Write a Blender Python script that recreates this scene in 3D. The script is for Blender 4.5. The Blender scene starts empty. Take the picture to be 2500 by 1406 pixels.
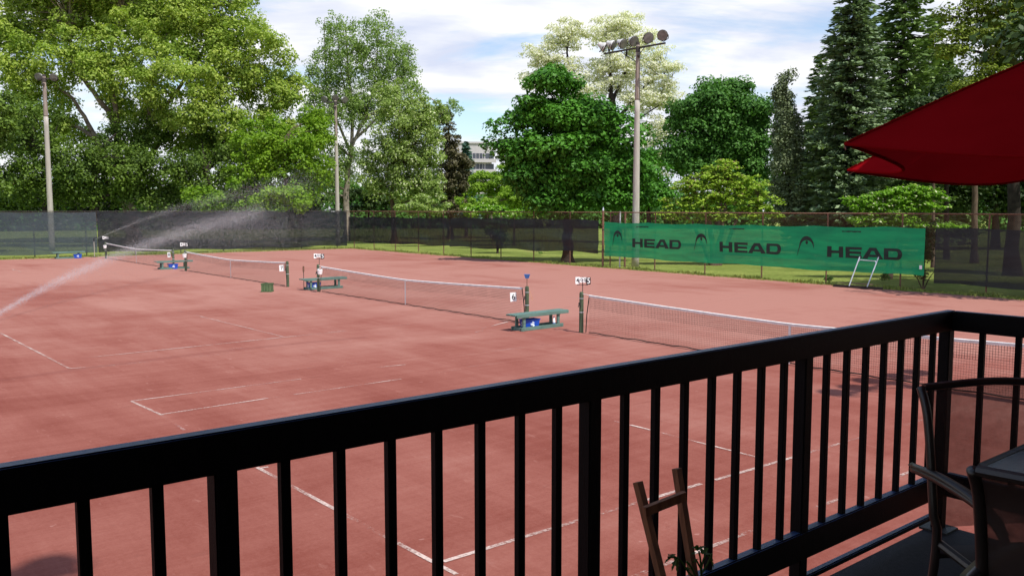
import bpy, bmesh, math, random
import numpy as np
from mathutils import Vector, Matrix, Quaternion
random.seed(7)
RNG = np.random.default_rng(11)
R_ = math.radians
SC = bpy.context.scene
COL = SC.collection

# ------------------------------------------------------------------ camera
F_PX, CX, CY = 2130.0, 1250.0, 703.0
PITCH = math.atan(193 / 2130.0); YAW = R_(39.6); EYE = 3.35
cam_data = bpy.data.cameras.new('camera'); cam = bpy.data.objects.new('camera', cam_data)
COL.objects.link(cam); SC.camera = cam
cam.location = (0, 0, EYE); cam.rotation_euler = (math.pi / 2 - PITCH, 0, -YAW)
cam_data.sensor_width = 36; cam_data.lens = 36 * F_PX / 2500; cam_data.clip_start = 0.05; cam_data.clip_end = 3000

def ray(px, py):
    X = (px - CX) / F_PX; Y = -(py - CY) / F_PX
    fw = math.cos(PITCH) + Y * math.sin(PITCH); up = Y * math.cos(PITCH) - math.sin(PITCH)
    return X, fw, up
def C2W(x, d, z): # metres right of / ahead of the viewpoint -> world
    return Vector((math.cos(YAW) * x + math.sin(YAW) * d, -math.sin(YAW) * x + math.cos(YAW) * d, z))
def far(px, py, d): # a photo point at a horizontal distance
    X, fw, up = ray(px, py); t = d / fw
    return C2W(X * t, d, EYE + up * t)
def gnd(px, py, z=0.0):
    X, fw, up = ray(px, py); t = (z - EYE) / up
    return C2W(X * t, fw * t, z)
def fence_u(v): return 35.08 + 0.03 * v

# ------------------------------------------------------------------ materials
def new_mat(name):
    m = bpy.data.materials.new(name); m.use_nodes = True
    nt = m.node_tree; b = nt.nodes['Principled BSDF']
    return m, nt, b
def lk(nt, a, b): nt.links.new(a, b)
def node(nt, t, **kw):
    n = nt.nodes.new(t)
    for k, v in kw.items(): setattr(n, k, v)
    return n
def ramp(nt, fac, stops):
    r = node(nt, 'ShaderNodeValToRGB'); lk(nt, fac, r.inputs[0])
    els = r.color_ramp.elements
    while len(els) < len(stops): els.new(0.5)
    for e, (p, c) in zip(els, stops):
        e.position = p; e.color = (c[0], c[1], c[2], 1) if hasattr(c, '__len__') else (c, c, c, 1)
    return r.outputs[0]
def noise(nt, vec, scale, detail=4, rough=0.55, dist=0.0):
    n = node(nt, 'ShaderNodeTexNoise'); n.inputs['Scale'].default_value = scale
    n.inputs['Detail'].default_value = detail; n.inputs['Roughness'].default_value = rough; n.inputs['Distortion'].default_value = dist
    if vec is not None: lk(nt, vec, n.inputs['Vector'])
    return n.outputs['Fac']
def objco(nt): return node(nt, 'ShaderNodeTexCoord').outputs['Object']
def posn(nt): return node(nt, 'ShaderNodeNewGeometry').outputs['Position']
def mapped(nt, vec, scale=(1, 1, 1), rot=(0, 0, 0)):
    m = node(nt, 'ShaderNodeMapping'); m.inputs['Scale'].default_value = scale; m.inputs['Rotation'].default_value = rot
    lk(nt, vec, m.inputs['Vector']); return m.outputs[0]
def mixc(nt, fac, a, b, mode='MIX'):
    m = node(nt, 'ShaderNodeMix'); m.data_type = 'RGBA'; m.blend_type = mode
    for i, s in ((0, fac), (6, a), (7, b)):
        if hasattr(s, 'links'): lk(nt, s, m.inputs[i])
        elif i == 0: m.inputs[0].default_value = s
        else: m.inputs[i].default_value = (s[0], s[1], s[2], 1)
    return m.outputs[2]
def math_(nt, op, a, b=None, c=None):
    m = node(nt, 'ShaderNodeMath', operation=op)
    for i, s in enumerate((a, b, c)):
        if s is None: continue
        if hasattr(s, 'links'): lk(nt, s, m.inputs[i])
        else: m.inputs[i].default_value = s
    return m.outputs[0]
def bump(nt, b, h, strength=0.3, dist=0.02):
    n = node(nt, 'ShaderNodeBump'); n.inputs['Strength'].default_value = strength; n.inputs['Distance'].default_value = dist
    lk(nt, h, n.inputs['Height']); lk(nt, n.outputs[0], b.inputs['Normal'])

def surf(name, c1, c2=None, scale=6, rough=0.6, bmp=0.2, spec=0.3, stretch=(1, 1, 1), metal=0.0):
    m, nt, b = new_mat(name)
    co = mapped(nt, objco(nt), stretch)
    f = noise(nt, co, scale, 6, 0.6)
    c2 = c2 or tuple(x * 0.7 for x in c1)
    lk(nt, ramp(nt, f, [(0.35, c2), (0.62, c1)]), b.inputs['Base Color'])
    b.inputs['Roughness'].default_value = rough; b.inputs['Metallic'].default_value = metal
    b.inputs['Specular IOR Level'].default_value = spec
    if bmp: bump(nt, b, noise(nt, co, scale * 4, 5, 0.7), bmp, 0.01)
    return m

def clay_material():
    m, nt, b = new_mat('clay')
    p = posn(nt)
    sep = node(nt, 'ShaderNodeSeparateXYZ'); lk(nt, p, sep.inputs[0])
    big = noise(nt, mapped(nt, p, (0.085, 0.14, 1), (0, 0, 0.15)), 1.0, 5, 0.6, 0.6)
    streak = noise(nt, mapped(nt, p, (0.5, 0.12, 1), (0, 0, 0.72)), 1.0, 5, 0.65, 0.5)
    mid = noise(nt, p, 0.9, 6, 0.65, 0.4)
    fine = noise(nt, p, 22, 4, 0.7)
    gr = noise(nt, p, 120, 2, 0.7)
    # how dry and powdery the surface is: freshly watered near the deck, dried out across the middle courts
    dry = math_(nt, 'MULTIPLY_ADD', sep.outputs[1], 0.009, math_(nt, 'MULTIPLY', sep.outputs[0], 0.018))
    dry = math_(nt, 'MINIMUM', dry, 0.62)
    s = math_(nt, 'ADD', math_(nt, 'MULTIPLY', big, 1.05), math_(nt, 'MULTIPLY', streak, 0.7))
    s = math_(nt, 'ADD', s, math_(nt, 'MULTIPLY', mid, 0.28))
    s = math_(nt, 'ADD', s, math_(nt, 'MULTIPLY', fine, 0.30))
    drag = noise(nt, mapped(nt, p, (0.22, 5.0, 1), (0, 0, 0.05)), 1.0, 5, 0.7, 0.3)
    drag2 = noise(nt, mapped(nt, p, (7.0, 0.3, 1), (0, 0, -0.12)), 1.0, 4, 0.7, 0.2)
    s = math_(nt, 'ADD', s, math_(nt, 'MULTIPLY', drag, 0.30))
    s = math_(nt, 'ADD', s, math_(nt, 'MULTIPLY', drag2, 0.16))
    s = math_(nt, 'ADD', s, dry)
    s = math_(nt, 'SUBTRACT', s, 1.09)
    col = ramp(nt, s, [(0.12, (0.142, 0.034, 0.023)), (0.36, (0.194, 0.051, 0.036)), (0.58, (0.262, 0.088, 0.066)), (0.92, (0.36, 0.165, 0.130))])
    # thin dark curved line across the courts, and small scuffs
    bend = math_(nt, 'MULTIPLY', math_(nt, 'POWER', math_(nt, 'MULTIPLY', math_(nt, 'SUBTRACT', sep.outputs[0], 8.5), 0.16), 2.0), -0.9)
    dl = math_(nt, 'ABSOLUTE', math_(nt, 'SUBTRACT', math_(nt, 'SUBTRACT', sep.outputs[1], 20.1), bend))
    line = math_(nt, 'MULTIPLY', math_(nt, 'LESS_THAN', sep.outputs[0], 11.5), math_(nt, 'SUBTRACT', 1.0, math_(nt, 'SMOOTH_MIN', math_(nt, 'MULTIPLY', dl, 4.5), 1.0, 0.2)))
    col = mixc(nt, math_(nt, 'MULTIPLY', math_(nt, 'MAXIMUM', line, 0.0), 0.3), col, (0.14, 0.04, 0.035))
    spots = ramp(nt, noise(nt, p, 5.3, 2, 0.5), [(0.74, 0.0), (0.77, 1.0)])
    col = mixc(nt, math_(nt, 'MULTIPLY', spots, 0.35), col, (0.48, 0.27, 0.23))
    spots2 = ramp(nt, noise(nt, mapped(nt, p, (1, 1, 1), (0, 0, 1.3)), 7.1, 2, 0.5), [(0.76, 0.0), (0.79, 1.0)])
    col = mixc(nt, math_(nt, 'MULTIPLY', spots2, 0.5), col, (0.12, 0.04, 0.03))
    sk = ramp(nt, noise(nt, mapped(nt, p, (1.6, 5.5, 1), (0, 0, .5)), 1.0, 3, 0.6, 0.5), [(0.64, 0.0), (0.70, 1.0)])
    col = mixc(nt, math_(nt, 'MULTIPLY', sk, 0.22), col, (0.15, 0.045, 0.034))
    sk2 = ramp(nt, noise(nt, mapped(nt, p, (6.0, 1.8, 1), (0, 0, -.35)), 1.0, 3, 0.6, 0.5), [(0.65, 0.0), (0.72, 1.0)])
    col = mixc(nt, math_(nt, 'MULTIPLY', sk2, 0.22), col, (0.42, 0.21, 0.17))
    col = mixc(nt, math_(nt, 'MULTIPLY', math_(nt, 'SUBTRACT', gr, 0.5), 0.7), col, (0.50, 0.27, 0.23))
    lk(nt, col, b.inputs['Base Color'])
    b.inputs['Roughness'].default_value = 0.93; b.inputs['Specular IOR Level'].default_value = 0.12
    bump(nt, b, math_(nt, 'ADD', fine, math_(nt, 'MULTIPLY', gr, 0.5)), 0.6, 0.012)
    return m

def grass_material():
    m, nt, b = new_mat('lawn')
    p = posn(nt)
    f = math_(nt, 'ADD', math_(nt, 'MULTIPLY', noise(nt, p, 0.25, 5, 0.6), 0.6), math_(nt, 'MULTIPLY', noise(nt, p, 4, 5, 0.7), 0.4))
    col = ramp(nt, f, [(0.36, (0.115, 0.155, 0.030)), (0.5, (0.20, 0.255, 0.055)), (0.62, (0.30, 0.34, 0.085))])
    bare = ramp(nt, noise(nt, p, 0.32, 4, 0.6, 0.4), [(0.66, 0.0), (0.72, 1.0)])
    col = mixc(nt, bare, col, (0.30, 0.19, 0.12))
    lk(nt, col, b.inputs['Base Color']); b.inputs['Roughness'].default_value = 1.0; b.inputs['Specular IOR Level'].default_value = 0.05
    bump(nt, b, noise(nt, p, 30, 3, 0.8), 0.8, 0.04)
    return m

def leaf_material(name, c1, c2, trans=0.35, c3=None):
    m = bpy.data.materials.new(name); m.use_nodes = True; nt = m.node_tree; nt.nodes.clear()
    geo = node(nt, 'ShaderNodeNewGeometry')
    stops = [(0.0, c2), (0.9 if c3 else 1.0, c1)]
    if c3: stops.append((0.93, c3))
    big = noise(nt, geo.outputs['Position'], 0.35, 2)
    f = math_(nt, 'ADD', math_(nt, 'MULTIPLY', geo.outputs['Random Per Island'], 0.6), math_(nt, 'MULTIPLY', math_(nt, 'SUBTRACT', big, 0.30), 1.1))
    col = ramp(nt, f if not c3 else geo.outputs['Random Per Island'], stops)
    d = node(nt, 'ShaderNodeBsdfPrincipled'); d.inputs['Roughness'].default_value = 0.55; d.inputs['Specular IOR Level'].default_value = 0.25
    lk(nt, col, d.inputs['Base Color'])
    t = node(nt, 'ShaderNodeBsdfTranslucent'); lk(nt, mixc(nt, 1.0, col, (0.95, 1.1, 0.45), 'MULTIPLY'), t.inputs['Color'])
    mx = node(nt, 'ShaderNodeMixShader'); mx.inputs[0].default_value = trans
    lk(nt, d.outputs[0], mx.inputs[1]); lk(nt, t.outputs[0], mx.inputs[2])
    o = node(nt, 'ShaderNodeOutputMaterial'); lk(nt, mx.outputs[0], o.inputs[0])
    return m

def cloth_mesh_material(name, c, alpha, c2=None, trans=0.25, sc=1.2, rough=0.6):
    """woven shade cloth: part of the light passes through the holes"""
    m = bpy.data.materials.new(name); m.use_nodes = True; nt = m.node_tree; nt.nodes.clear()
    p = objco(nt)
    f = noise(nt, mapped(nt, p, (1, 0.25, 2.2)), sc, 5, 0.6, 0.5)
    c2 = c2 or tuple(x * 0.7 for x in c)
    col = ramp(nt, f, [(0.35, c2), (0.65, c)])
    d = node(nt, 'ShaderNodeBsdfPrincipled'); d.inputs['Roughness'].default_value = rough; d.inputs['Specular IOR Level'].default_value = 0.3
    lk(nt, col, d.inputs['Base Color'])
    t = node(nt, 'ShaderNodeBsdfTranslucent'); lk(nt, col, t.inputs[0])
    m1 = node(nt, 'ShaderNodeMixShader'); m1.inputs[0].default_value = trans
    lk(nt, d.outputs[0], m1.inputs[1]); lk(nt, t.outputs[0], m1.inputs[2])
    tr = node(nt, 'ShaderNodeBsdfTransparent')
    m2 = node(nt, 'ShaderNodeMixShader')
    fa = math_(nt, 'MULTIPLY_ADD', noise(nt, mapped(nt, p, (40, 40, 40)), 1.0, 2, 0.5), 0.16, alpha - 0.08)
    lk(nt, fa, m2.inputs[0]); lk(nt, tr.outputs[0], m2.inputs[1]); lk(nt, m1.outputs[0], m2.inputs[2])
    o = node(nt, 'ShaderNodeOutputMaterial'); lk(nt, m2.outputs[0], o.inputs[0])
    return m

def grid_material(name, c, cell, wire, diagonal=False, rough=0.7):
    """cords or wires drawn from the UV map, which is in metres"""
    m = bpy.data.materials.new(name); m.use_nodes = True; nt = m.node_tree; nt.nodes.clear()
    uv = node(nt, 'ShaderNodeTexCoord').outputs['UV']
    if diagonal: uv = mapped(nt, uv, (1, 1, 1), (0, 0, math.pi / 4))
    s = node(nt, 'ShaderNodeSeparateXYZ'); lk(nt, uv, s.inputs[0])
    k = []
    for i in (0, 1):
        fr = math_(nt, 'FRACT', math_(nt, 'MULTIPLY', s.outputs[i], 1 / cell))
        k.append(math_(nt, 'LESS_THAN', fr, wire / cell))
    f = math_(nt, 'MAXIMUM', k[0], k[1])
    d = node(nt, 'ShaderNodeBsdfPrincipled'); d.inputs['Base Color'].default_value = (*c, 1); d.inputs['Roughness'].default_value = rough
    tr = node(nt, 'ShaderNodeBsdfTransparent'); mx = node(nt, 'ShaderNodeMixShader')
    lk(nt, f, mx.inputs[0]); lk(nt, tr.outputs[0], mx.inputs[1]); lk(nt, d.outputs[0], mx.inputs[2])
    o = node(nt, 'ShaderNodeOutputMaterial'); lk(nt, mx.outputs[0], o.inputs[0])
    return m

def tape_material(name, lo, hi, col=(0.58, 0.44, 0.385)):
    m = bpy.data.materials.new(name); m.use_nodes = True; nt = m.node_tree; nt.nodes.clear()
    p = posn(nt)
    f = math_(nt, 'ADD', math_(nt, 'MULTIPLY', noise(nt, p, 0.7, 3, 0.6), 0.55), math_(nt, 'MULTIPLY', noise(nt, p, 30, 4, 0.7), 0.45))
    a = ramp(nt, f, [(lo, 0.0), (hi, 1.0)])
    d = node(nt, 'ShaderNodeBsdfPrincipled'); d.inputs['Base Color'].default_value = (*col, 1); d.inputs['Roughness'].default_value = 0.8
    tr = node(nt, 'ShaderNodeBsdfTransparent'); mx = node(nt, 'ShaderNodeMixShader')
    lk(nt, a, mx.inputs[0]); lk(nt, tr.outputs[0], mx.inputs[1]); lk(nt, d.outputs[0], mx.inputs[2])
    o = node(nt, 'ShaderNodeOutputMaterial'); lk(nt, mx.outputs[0], o.inputs[0])
    return m

M = {}
M['clay'] = clay_material(); M['lawn'] = grass_material()
M['tape_strong'] = tape_material('line_tape', 0.43, 0.60)
M['tape_faint'] = tape_material('worn_line_tape', 0.49, 0.70, (0.55, 0.34, 0.30))
M['bench_green'] = surf('bench_paint', (0.14, 0.235, 0.20), (0.09, 0.155, 0.13), 5, 0.55, 0.3, 0.3, (0.4, 4, 4))
M['post_green'] = surf('post_paint', (0.105, 0.14, 0.08), (0.045, 0.065, 0.045), 8, 0.75, 0.5, 0.2, (3, 3, 0.5))
M['white'] = surf('white_canvas', (0.80, 0.78, 0.76), (0.66, 0.64, 0.61), 6, 0.7, 0.1)
M['card'] = surf('white_card', (0.93, 0.93, 0.93), (0.88, 0.88, 0.87), 3, 0.5, 0)
M['black'] = surf('black_paint', (0.02, 0.022, 0.028), (0.014, 0.015, 0.02), 10, 0.4, 0.1)
M['net'] = grid_material('net_cord', (0.020, 0.022, 0.022), 0.048, 0.0036)
M['net_double'] = grid_material('net_cord_double', (0.020, 0.022, 0.022), 0.048, 0.0050)
M['cord'] = surf('dark_cord', (0.05, 0.04, 0.035), (0.03, 0.025, 0.02), 10, 0.8, 0)
M['chain'] = grid_material('chain_link_wire', (0.17, 0.085, 0.05), 0.05, 0.0042, True, 0.75)
M['rust'] = surf('rusty_pipe', (0.24, 0.13, 0.085), (0.12, 0.06, 0.04), 14, 0.8, 0.4)
M['dark_pipe'] = surf('dark_pipe', (0.055, 0.05, 0.045), (0.03, 0.027, 0.025), 9, 0.7, 0.2)
M['concrete'] = surf('pole_concrete', (0.48, 0.44, 0.39), (0.38, 0.345, 0.30), 3, 0.85, 0.3, 0.2, (3, 3, 0.4))
M['pole_rust'] = surf('rust_streaked_steel', (0.36, 0.30, 0.26), (0.22, 0.16, 0.13), 3, 0.8, 0.3, 0.2, (5, 5, 0.5))
M['lamp_white'] = surf('lamp_housing_white', (0.74, 0.73, 0.71), (0.5, 0.49, 0.47), 6, 0.45, 0.05)
M['lamp_dark'] = surf('lamp_bracket_dark', (0.075, 0.06, 0.055), (0.04, 0.033, 0.03), 8, 0.6, 0.2)
M['lens'] = surf('dusty_lens', (0.24, 0.23, 0.22), (0.14, 0.135, 0.13), 5, 0.3, 0.05, 0.6)
M['screen'] = cloth_mesh_material('black_windscreen', (0.022, 0.026, 0.032), 0.92, (0.010, 0.012, 0.016), 0.1, 1.2, 0.42)
M['screen_grey'] = cloth_mesh_material('grey_windscreen', (0.062, 0.083, 0.098), 0.80, (0.046, 0.062, 0.074), 0.12, 0.8)
M['banner'] = cloth_mesh_material('green_banner', (0.016, 0.47, 0.180), 0.91, (0.009, 0.31, 0.135), 0.28, 1.6)
M['print'] = cloth_mesh_material('banner_print', (0.024, 0.038, 0.036), 0.93, (0.016, 0.026, 0.026), 0.1)
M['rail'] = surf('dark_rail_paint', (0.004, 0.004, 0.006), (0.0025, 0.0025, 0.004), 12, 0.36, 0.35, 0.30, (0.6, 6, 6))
M['rail_sky_sheen'] = surf('rail_top_sky_sheen', (0.028, 0.066, 0.17), (0.014, 0.034, 0.09), 14, 0.35, 0.4, 0.6, (0.6, 6, 6))  # blue sky reflection painted into the colour of the rail tops
M['baluster'] = surf('dark_baluster_paint', (0.0035, 0.003, 0.0035), (0.002, 0.0018, 0.002), 12, 0.6, 0.3, 0.10, (6, 6, 0.6))
M['floor'] = surf('deck_coating', (0.022, 0.021, 0.024), (0.014, 0.013, 0.015), 40, 0.8, 0.5)
M['wall'] = surf('clubhouse_siding', (0.10, 0.075, 0.06), (0.07, 0.05, 0.04), 3, 0.8, 0.3)
M['soffit'] = surf('soffit', (0.05, 0.04, 0.035), (0.035, 0.03, 0.025), 3, 0.8, 0.2)
M['alu'] = surf('aluminium', (0.70, 0.74, 0.80), (0.55, 0.58, 0.62), 8, 0.35, 0.05, 0.5, (1, 1, 1), 0.4)
M['chair_frame'] = surf('brown_chair_frame', (0.030, 0.021, 0.017), (0.02, 0.015, 0.012), 8, 0.33, 0.1, 0.5)
M['sling'] = cloth_mesh_material('chair_sling', (0.05, 0.028, 0.022), 0.66, (0.04, 0.022, 0.018), 0.1)
M['sling_dense'] = cloth_mesh_material('chair_sling_dense', (0.04, 0.024, 0.02), 0.93, (0.03, 0.018, 0.015), 0.1)
M['stake'] = surf('cedar_stake', (0.30, 0.12, 0.055), (0.17, 0.065, 0.03), 6, 0.6, 0.3, 0.3, (8, 8, 0.7))
M['bin'] = surf('blue_plastic', (0.010, 0.085, 0.52), (0.008, 0.07, 0.42), 4, 0.35, 0.05, 0.5)
M['pale_blue'] = surf('blue_dustpan', (0.07, 0.18, 0.46), (0.05, 0.13, 0.36), 5, 0.5, 0)
M['emblem'] = surf('white_emblem', (0.75, 0.82, 0.90), (0.6, 0.7, 0.8), 3, 0.5, 0)
M['crate'] = grid_material('green_crate_wire', (0.09, 0.17, 0.07), 0.05, 0.026)
M['crate_frame'] = surf('green_crate', (0.09, 0.16, 0.07), (0.05, 0.09, 0.04), 8, 0.6, 0.2)
M['cloth_pink'] = surf('faded_cloth', (0.62, 0.33, 0.24), (0.5, 0.25, 0.18), 8, 0.9, 0.2)
M['bark'] = surf('bark_brown', (0.15, 0.105, 0.075), (0.07, 0.05, 0.038), 4, 0.95, 0.8, 0.1, (2, 2, 0.5))
M['bark_plane'] = surf('bark_plane_tree', (0.30, 0.24, 0.18), (0.13, 0.10, 0.075), 1.6, 0.9, 0.5, 0.1)
M['bark_pale'] = surf('bark_pale', (0.36, 0.31, 0.26), (0.18, 0.15, 0.12), 2, 0.9, 0.5, 0.1)
M['bark_dark'] = surf('bark_dark', (0.05, 0.04, 0.033), (0.025, 0.02, 0.018), 4, 0.95, 0.6, 0.1)
M['facade'] = surf('pale_precast', (0.50, 0.46, 0.47), (0.45, 0.42, 0.43), 0.3, 0.85, 0)
M['window'] = surf('dark_window', (0.08, 0.09, 0.11), (0.04, 0.045, 0.06), 0.6, 0.25, 0, 0.5)
M['pot'] = surf('terracotta', (0.30, 0.13, 0.08), (0.2, 0.09, 0.05), 8, 0.8, 0.2)
# umbrella fabric
m, nt, b = new_mat('red_umbrella_fabric'); nt.nodes.remove(b)
d = node(nt, 'ShaderNodeBsdfDiffuse'); t = node(nt, 'ShaderNodeBsdfTranslucent'); mx = node(nt, 'ShaderNodeMixShader')
rc = ramp(nt, noise(nt, objco(nt), 3, 4), [(0.3, (0.30, 0.005, 0.008)), (0.7, (0.37, 0.007, 0.011))])
lk(nt, rc, d.inputs[0]); lk(nt, rc, t.inputs[0]); mx.inputs[0].default_value = 0.28
lk(nt, d.outputs[0], mx.inputs[1]); lk(nt, t.outputs[0], mx.inputs[2]); lk(nt, mx.outputs[0], nt.nodes['Material Output'].inputs[0])
M['umbrella'] = m
# glass table top
m, nt, b = new_mat('table_glass'); b.inputs['Base Color'].default_value = (0.08, 0.14, 0.19, 1); b.inputs['Roughness'].default_value = 0.16; b.inputs['Specular IOR Level'].default_value = 0.9
b.inputs['Alpha'].default_value = 0.86; bump(nt, b, noise(nt, objco(nt), 60, 3), 0.25, 0.004); M['table_glass'] = m
# water droplets
m = bpy.data.materials.new('water_droplets'); m.use_nodes = True; nt = m.node_tree; nt.nodes.clear()
d = node(nt, 'ShaderNodeBsdfDiffuse'); d.inputs[0].default_value = (0.93, 0.93, 0.95, 1)
t = node(nt, 'ShaderNodeBsdfTranslucent'); t.inputs[0].default_value = (0.93, 0.93, 0.95, 1)
tr = node(nt, 'ShaderNodeBsdfTransparent')
ma = node(nt, 'ShaderNodeMixShader'); ma.inputs[0].default_value = 0.5; lk(nt, d.outputs[0], ma.inputs[1]); lk(nt, t.outputs[0], ma.inputs[2])
mb = node(nt, 'ShaderNodeMixShader'); mb.inputs[0].default_value = 0.26; lk(nt, tr.outputs[0], mb.inputs[1]); lk(nt, ma.outputs[0], mb.inputs[2])
o = node(nt, 'ShaderNodeOutputMaterial'); lk(nt, mb.outputs[0], o.inputs[0]); M['water'] = m
# leaves
L = leaf_material
M['lf_plane'] = L('leaves_plane_tree', (0.48, 0.55, 0.11), (0.19, 0.32, 0.045), 0.40)
M['lf_maple_light'] = L('leaves_light_green', (0.27, 0.42, 0.028), (0.12, 0.25, 0.018), 0.4)
M['lf_sparse'] = L('leaves_sparse_tree', (0.34, 0.46, 0.14), (0.17, 0.27, 0.065), 0.38)
M['lf_cream'] = L('leaves_with_cream_bloom', (0.36, 0.46, 0.13), (0.20, 0.30, 0.06), 0.35, (0.72, 0.74, 0.48))
M['lf_brown'] = L('needles_brown_pine', (0.155, 0.135, 0.065), (0.06, 0.06, 0.028), 0.15)
M['lf_blue'] = L('needles_blue_spruce', (0.14, 0.26, 0.19), (0.06, 0.13, 0.10), 0.15)
M['lf_dark'] = L('leaves_dark_maple', (0.115, 0.325, 0.028), (0.022, 0.09, 0.008), 0.22)
M['lf_round'] = L('leaves_round_tree', (0.13, 0.30, 0.05), (0.042, 0.13, 0.02), 0.25)
M['lf_bloom'] = L('blossom_cream', (0.90, 0.87, 0.80), (0.70, 0.67, 0.58), 0.4)
M['lf_yellow'] = L('leaves_yellow_green', (0.42, 0.58, 0.06), (0.20, 0.32, 0.035), 0.38, (0.34, 0.24, 0.12))
M['lf_cypress'] = L('foliage_cypress', (0.24, 0.29, 0.145), (0.085, 0.115, 0.05), 0.15)
M['lf_fir'] = L('needles_grey_fir', (0.29, 0.39, 0.19), (0.065, 0.115, 0.052), 0.12)
M['lf_fir_green'] = L('needles_green_fir', (0.24, 0.35, 0.09), (0.06, 0.115, 0.034), 0.12)
M['lf_hemlock'] = L('foliage_hemlock', (0.34, 0.42, 0.06), (0.12, 0.17, 0.028), 0.35)
M['lf_viburnum'] = L('leaves_viburnum', (0.26, 0.48, 0.03), (0.12, 0.28, 0.02), 0.4, (0.85, 0.85, 0.55))
M['lf_bright'] = L('leaves_bright_shrub', (0.33, 0.50, 0.05), (0.17, 0.30, 0.03), 0.4)
M['lf_deep'] = L('leaves_deep_shade_tone', (0.055, 0.10, 0.018), (0.022, 0.045, 0.009), 0.15)  # dark leaf colour stands in for deep shade among the trees
M['lf_lower'] = L('leaves_plane_shade_tone', (0.19, 0.29, 0.04), (0.030, 0.070, 0.012), 0.28)  # shade of the lower plane crown is put into this darker leaf colour
M['lf_hanging'] = L('leaves_tomato', (0.07, 0.13, 0.02), (0.03, 0.06, 0.012), 0.3)
M['tuft'] = L('grass_tufts', (0.36, 0.38, 0.10), (0.15, 0.20, 0.04), 0.3)

# ------------------------------------------------------------------ object helpers
def mesh_obj(name, verts, faces, mats, parent=None, smooth=False, uvs=None, mat_idx=None):
    me = bpy.data.meshes.new(name)
    me.from_pydata([tuple(v) for v in verts], [], faces)
    if not isinstance(mats, (list, tuple)): mats = [mats]
    for m_ in mats: me.materials.append(m_)
    if mat_idx is not None: me.polygons.foreach_set('material_index', mat_idx)
    if smooth: me.polygons.foreach_set('use_smooth', [True] * len(me.polygons))
    if uvs is not None:
        ul = me.uv_layers.new(name='UVMap'); flat = []
        for lp in me.loops: flat.extend(uvs[lp.vertex_index])
        ul.data.foreach_set('uv', flat)
    me.update()
    o = bpy.data.objects.new(name, me); COL.objects.link(o)
    if parent is not None: o.parent = parent
    return o
class MB:
    """collects simple solids into one mesh"""
    def __init__(s): s.v = []; s.f = []
    def add(s, vs, fs):
        n = len(s.v); s.v += [tuple(v) for v in vs]; s.f += [tuple(i + n for i in f) for f in fs]
    def box(s, c, size, rot=None):
        hx, hy, hz = (k / 2 for k in size)
        vs = [Vector((x, y, z)) for x in (-hx, hx) for y in (-hy, hy) for z in (-hz, hz)]
        if rot is not None: vs = [rot @ v for v in vs]
        s.add([v + Vector(c) for v in vs], [(0, 1, 3, 2), (4, 6, 7, 5), (0, 4, 5, 1), (2, 3, 7, 6), (0, 2, 6, 4), (1, 5, 7, 3)])
    def bevbox(s, c, size, bev, rot=None):
        bm = bmesh.new(); bmesh.ops.create_cube(bm, size=1)
        for v in bm.verts: v.co = Vector((v.co.x * size[0], v.co.y * size[1], v.co.z * size[2]))
        bmesh.ops.bevel(bm, geom=bm.edges[:], offset=bev, segments=2, affect='EDGES')
        for v in bm.verts:
            if rot is not None: v.co = rot @ v.co
            v.co += Vector(c)
        bm.verts.index_update()
        s.add([v.co for v in bm.verts], [tuple(v.index for v in f.verts) for f in bm.faces]); bm.free()
    def beam(s, a, b, w, h=None, up=(0, 0, 1)):
        a = Vector(a); b = Vector(b); h = h or w; d = (b - a); ln = d.length; d.normalize()
        sd = d.cross(Vector(up))
        if sd.length < 1e-4: sd = Vector((1, 0, 0))
        sd.normalize(); u2 = sd.cross(d)
        R = Matrix((sd, d, u2)).transposed()
        s.box((a + b) / 2, (w, ln, h), R)
    def tube(s, pts, radii, n=8, cap=True):
        pts = [Vector(p) for p in pts]
        if not hasattr(radii, '__len__'): radii = [radii] * len(pts)
        prev = None; rings = []
        for i, p in enumerate(pts):
            d = (pts[min(i + 1, len(pts) - 1)] - pts[max(i - 1, 0)])
            if d.length < 1e-9: d = Vector((0, 0, 1))
            d.normalize()
            if prev is None:
                x = d.cross(Vector((0, 0, 1)))
                if x.length < 1e-3: x = Vector((1, 0, 0))
            else:
                x = prev - d * prev.dot(d)
                if x.length < 1e-5: x = d.orthogonal()
            x.normalize(); prev = x; y = d.cross(x)
            rings.append([p + (x * math.cos(2 * math.pi * k / n) + y * math.sin(2 * math.pi * k / n)) * radii[i] for k in range(n)])
        base = len(s.v); 
        for r in rings: s.v += [tuple(v) for v in r]
        for i in range(len(pts) - 1):
            for k in range(n):
                a = base + i * n + k; b2 = base + i * n + (k + 1) % n
                s.f.append((a, b2, b2 + n, a + n))
        if cap:
            s.f.append(tuple(base + k for k in range(n))[::-1]); s.f.append(tuple(base + (len(pts) - 1) * n + k for k in range(n)))
    def build(s, name, mat, parent=None, smooth=False):
        return mesh_obj(name, s.v, s.f, mat, parent, smooth)
def tag(o, label=None, cat=None, group=None, kind=None):
    if label: o['label'] = label
    if cat: o['category'] = cat
    if group: o['group'] = group
    if kind: o['kind'] = kind
    return o
def empty(name, loc, label=None, cat=None, group=None, rz=0.0):
    o = bpy.data.objects.new(name, None); COL.objects.link(o); o.location = loc; o.rotation_euler = (0, 0, rz)
    o.empty_display_size = 0.2
    return tag(o, label, cat, group)
def kids(o): return [c for c in bpy.data.objects if c.parent == o]
def dup(root, loc, rz=0.0, label=None, group=None):
    def cp(o, parent):
        c = o.copy(); COL.objects.link(c); c.parent = parent
        for ch in kids(o):
            if ch is not c: cp(ch, c)
        return c
    r = cp(root, None); r.location = loc; r.rotation_euler = (0, 0, rz)
    if label: r['label'] = label
    if group: r['group'] = group
    return r
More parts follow.
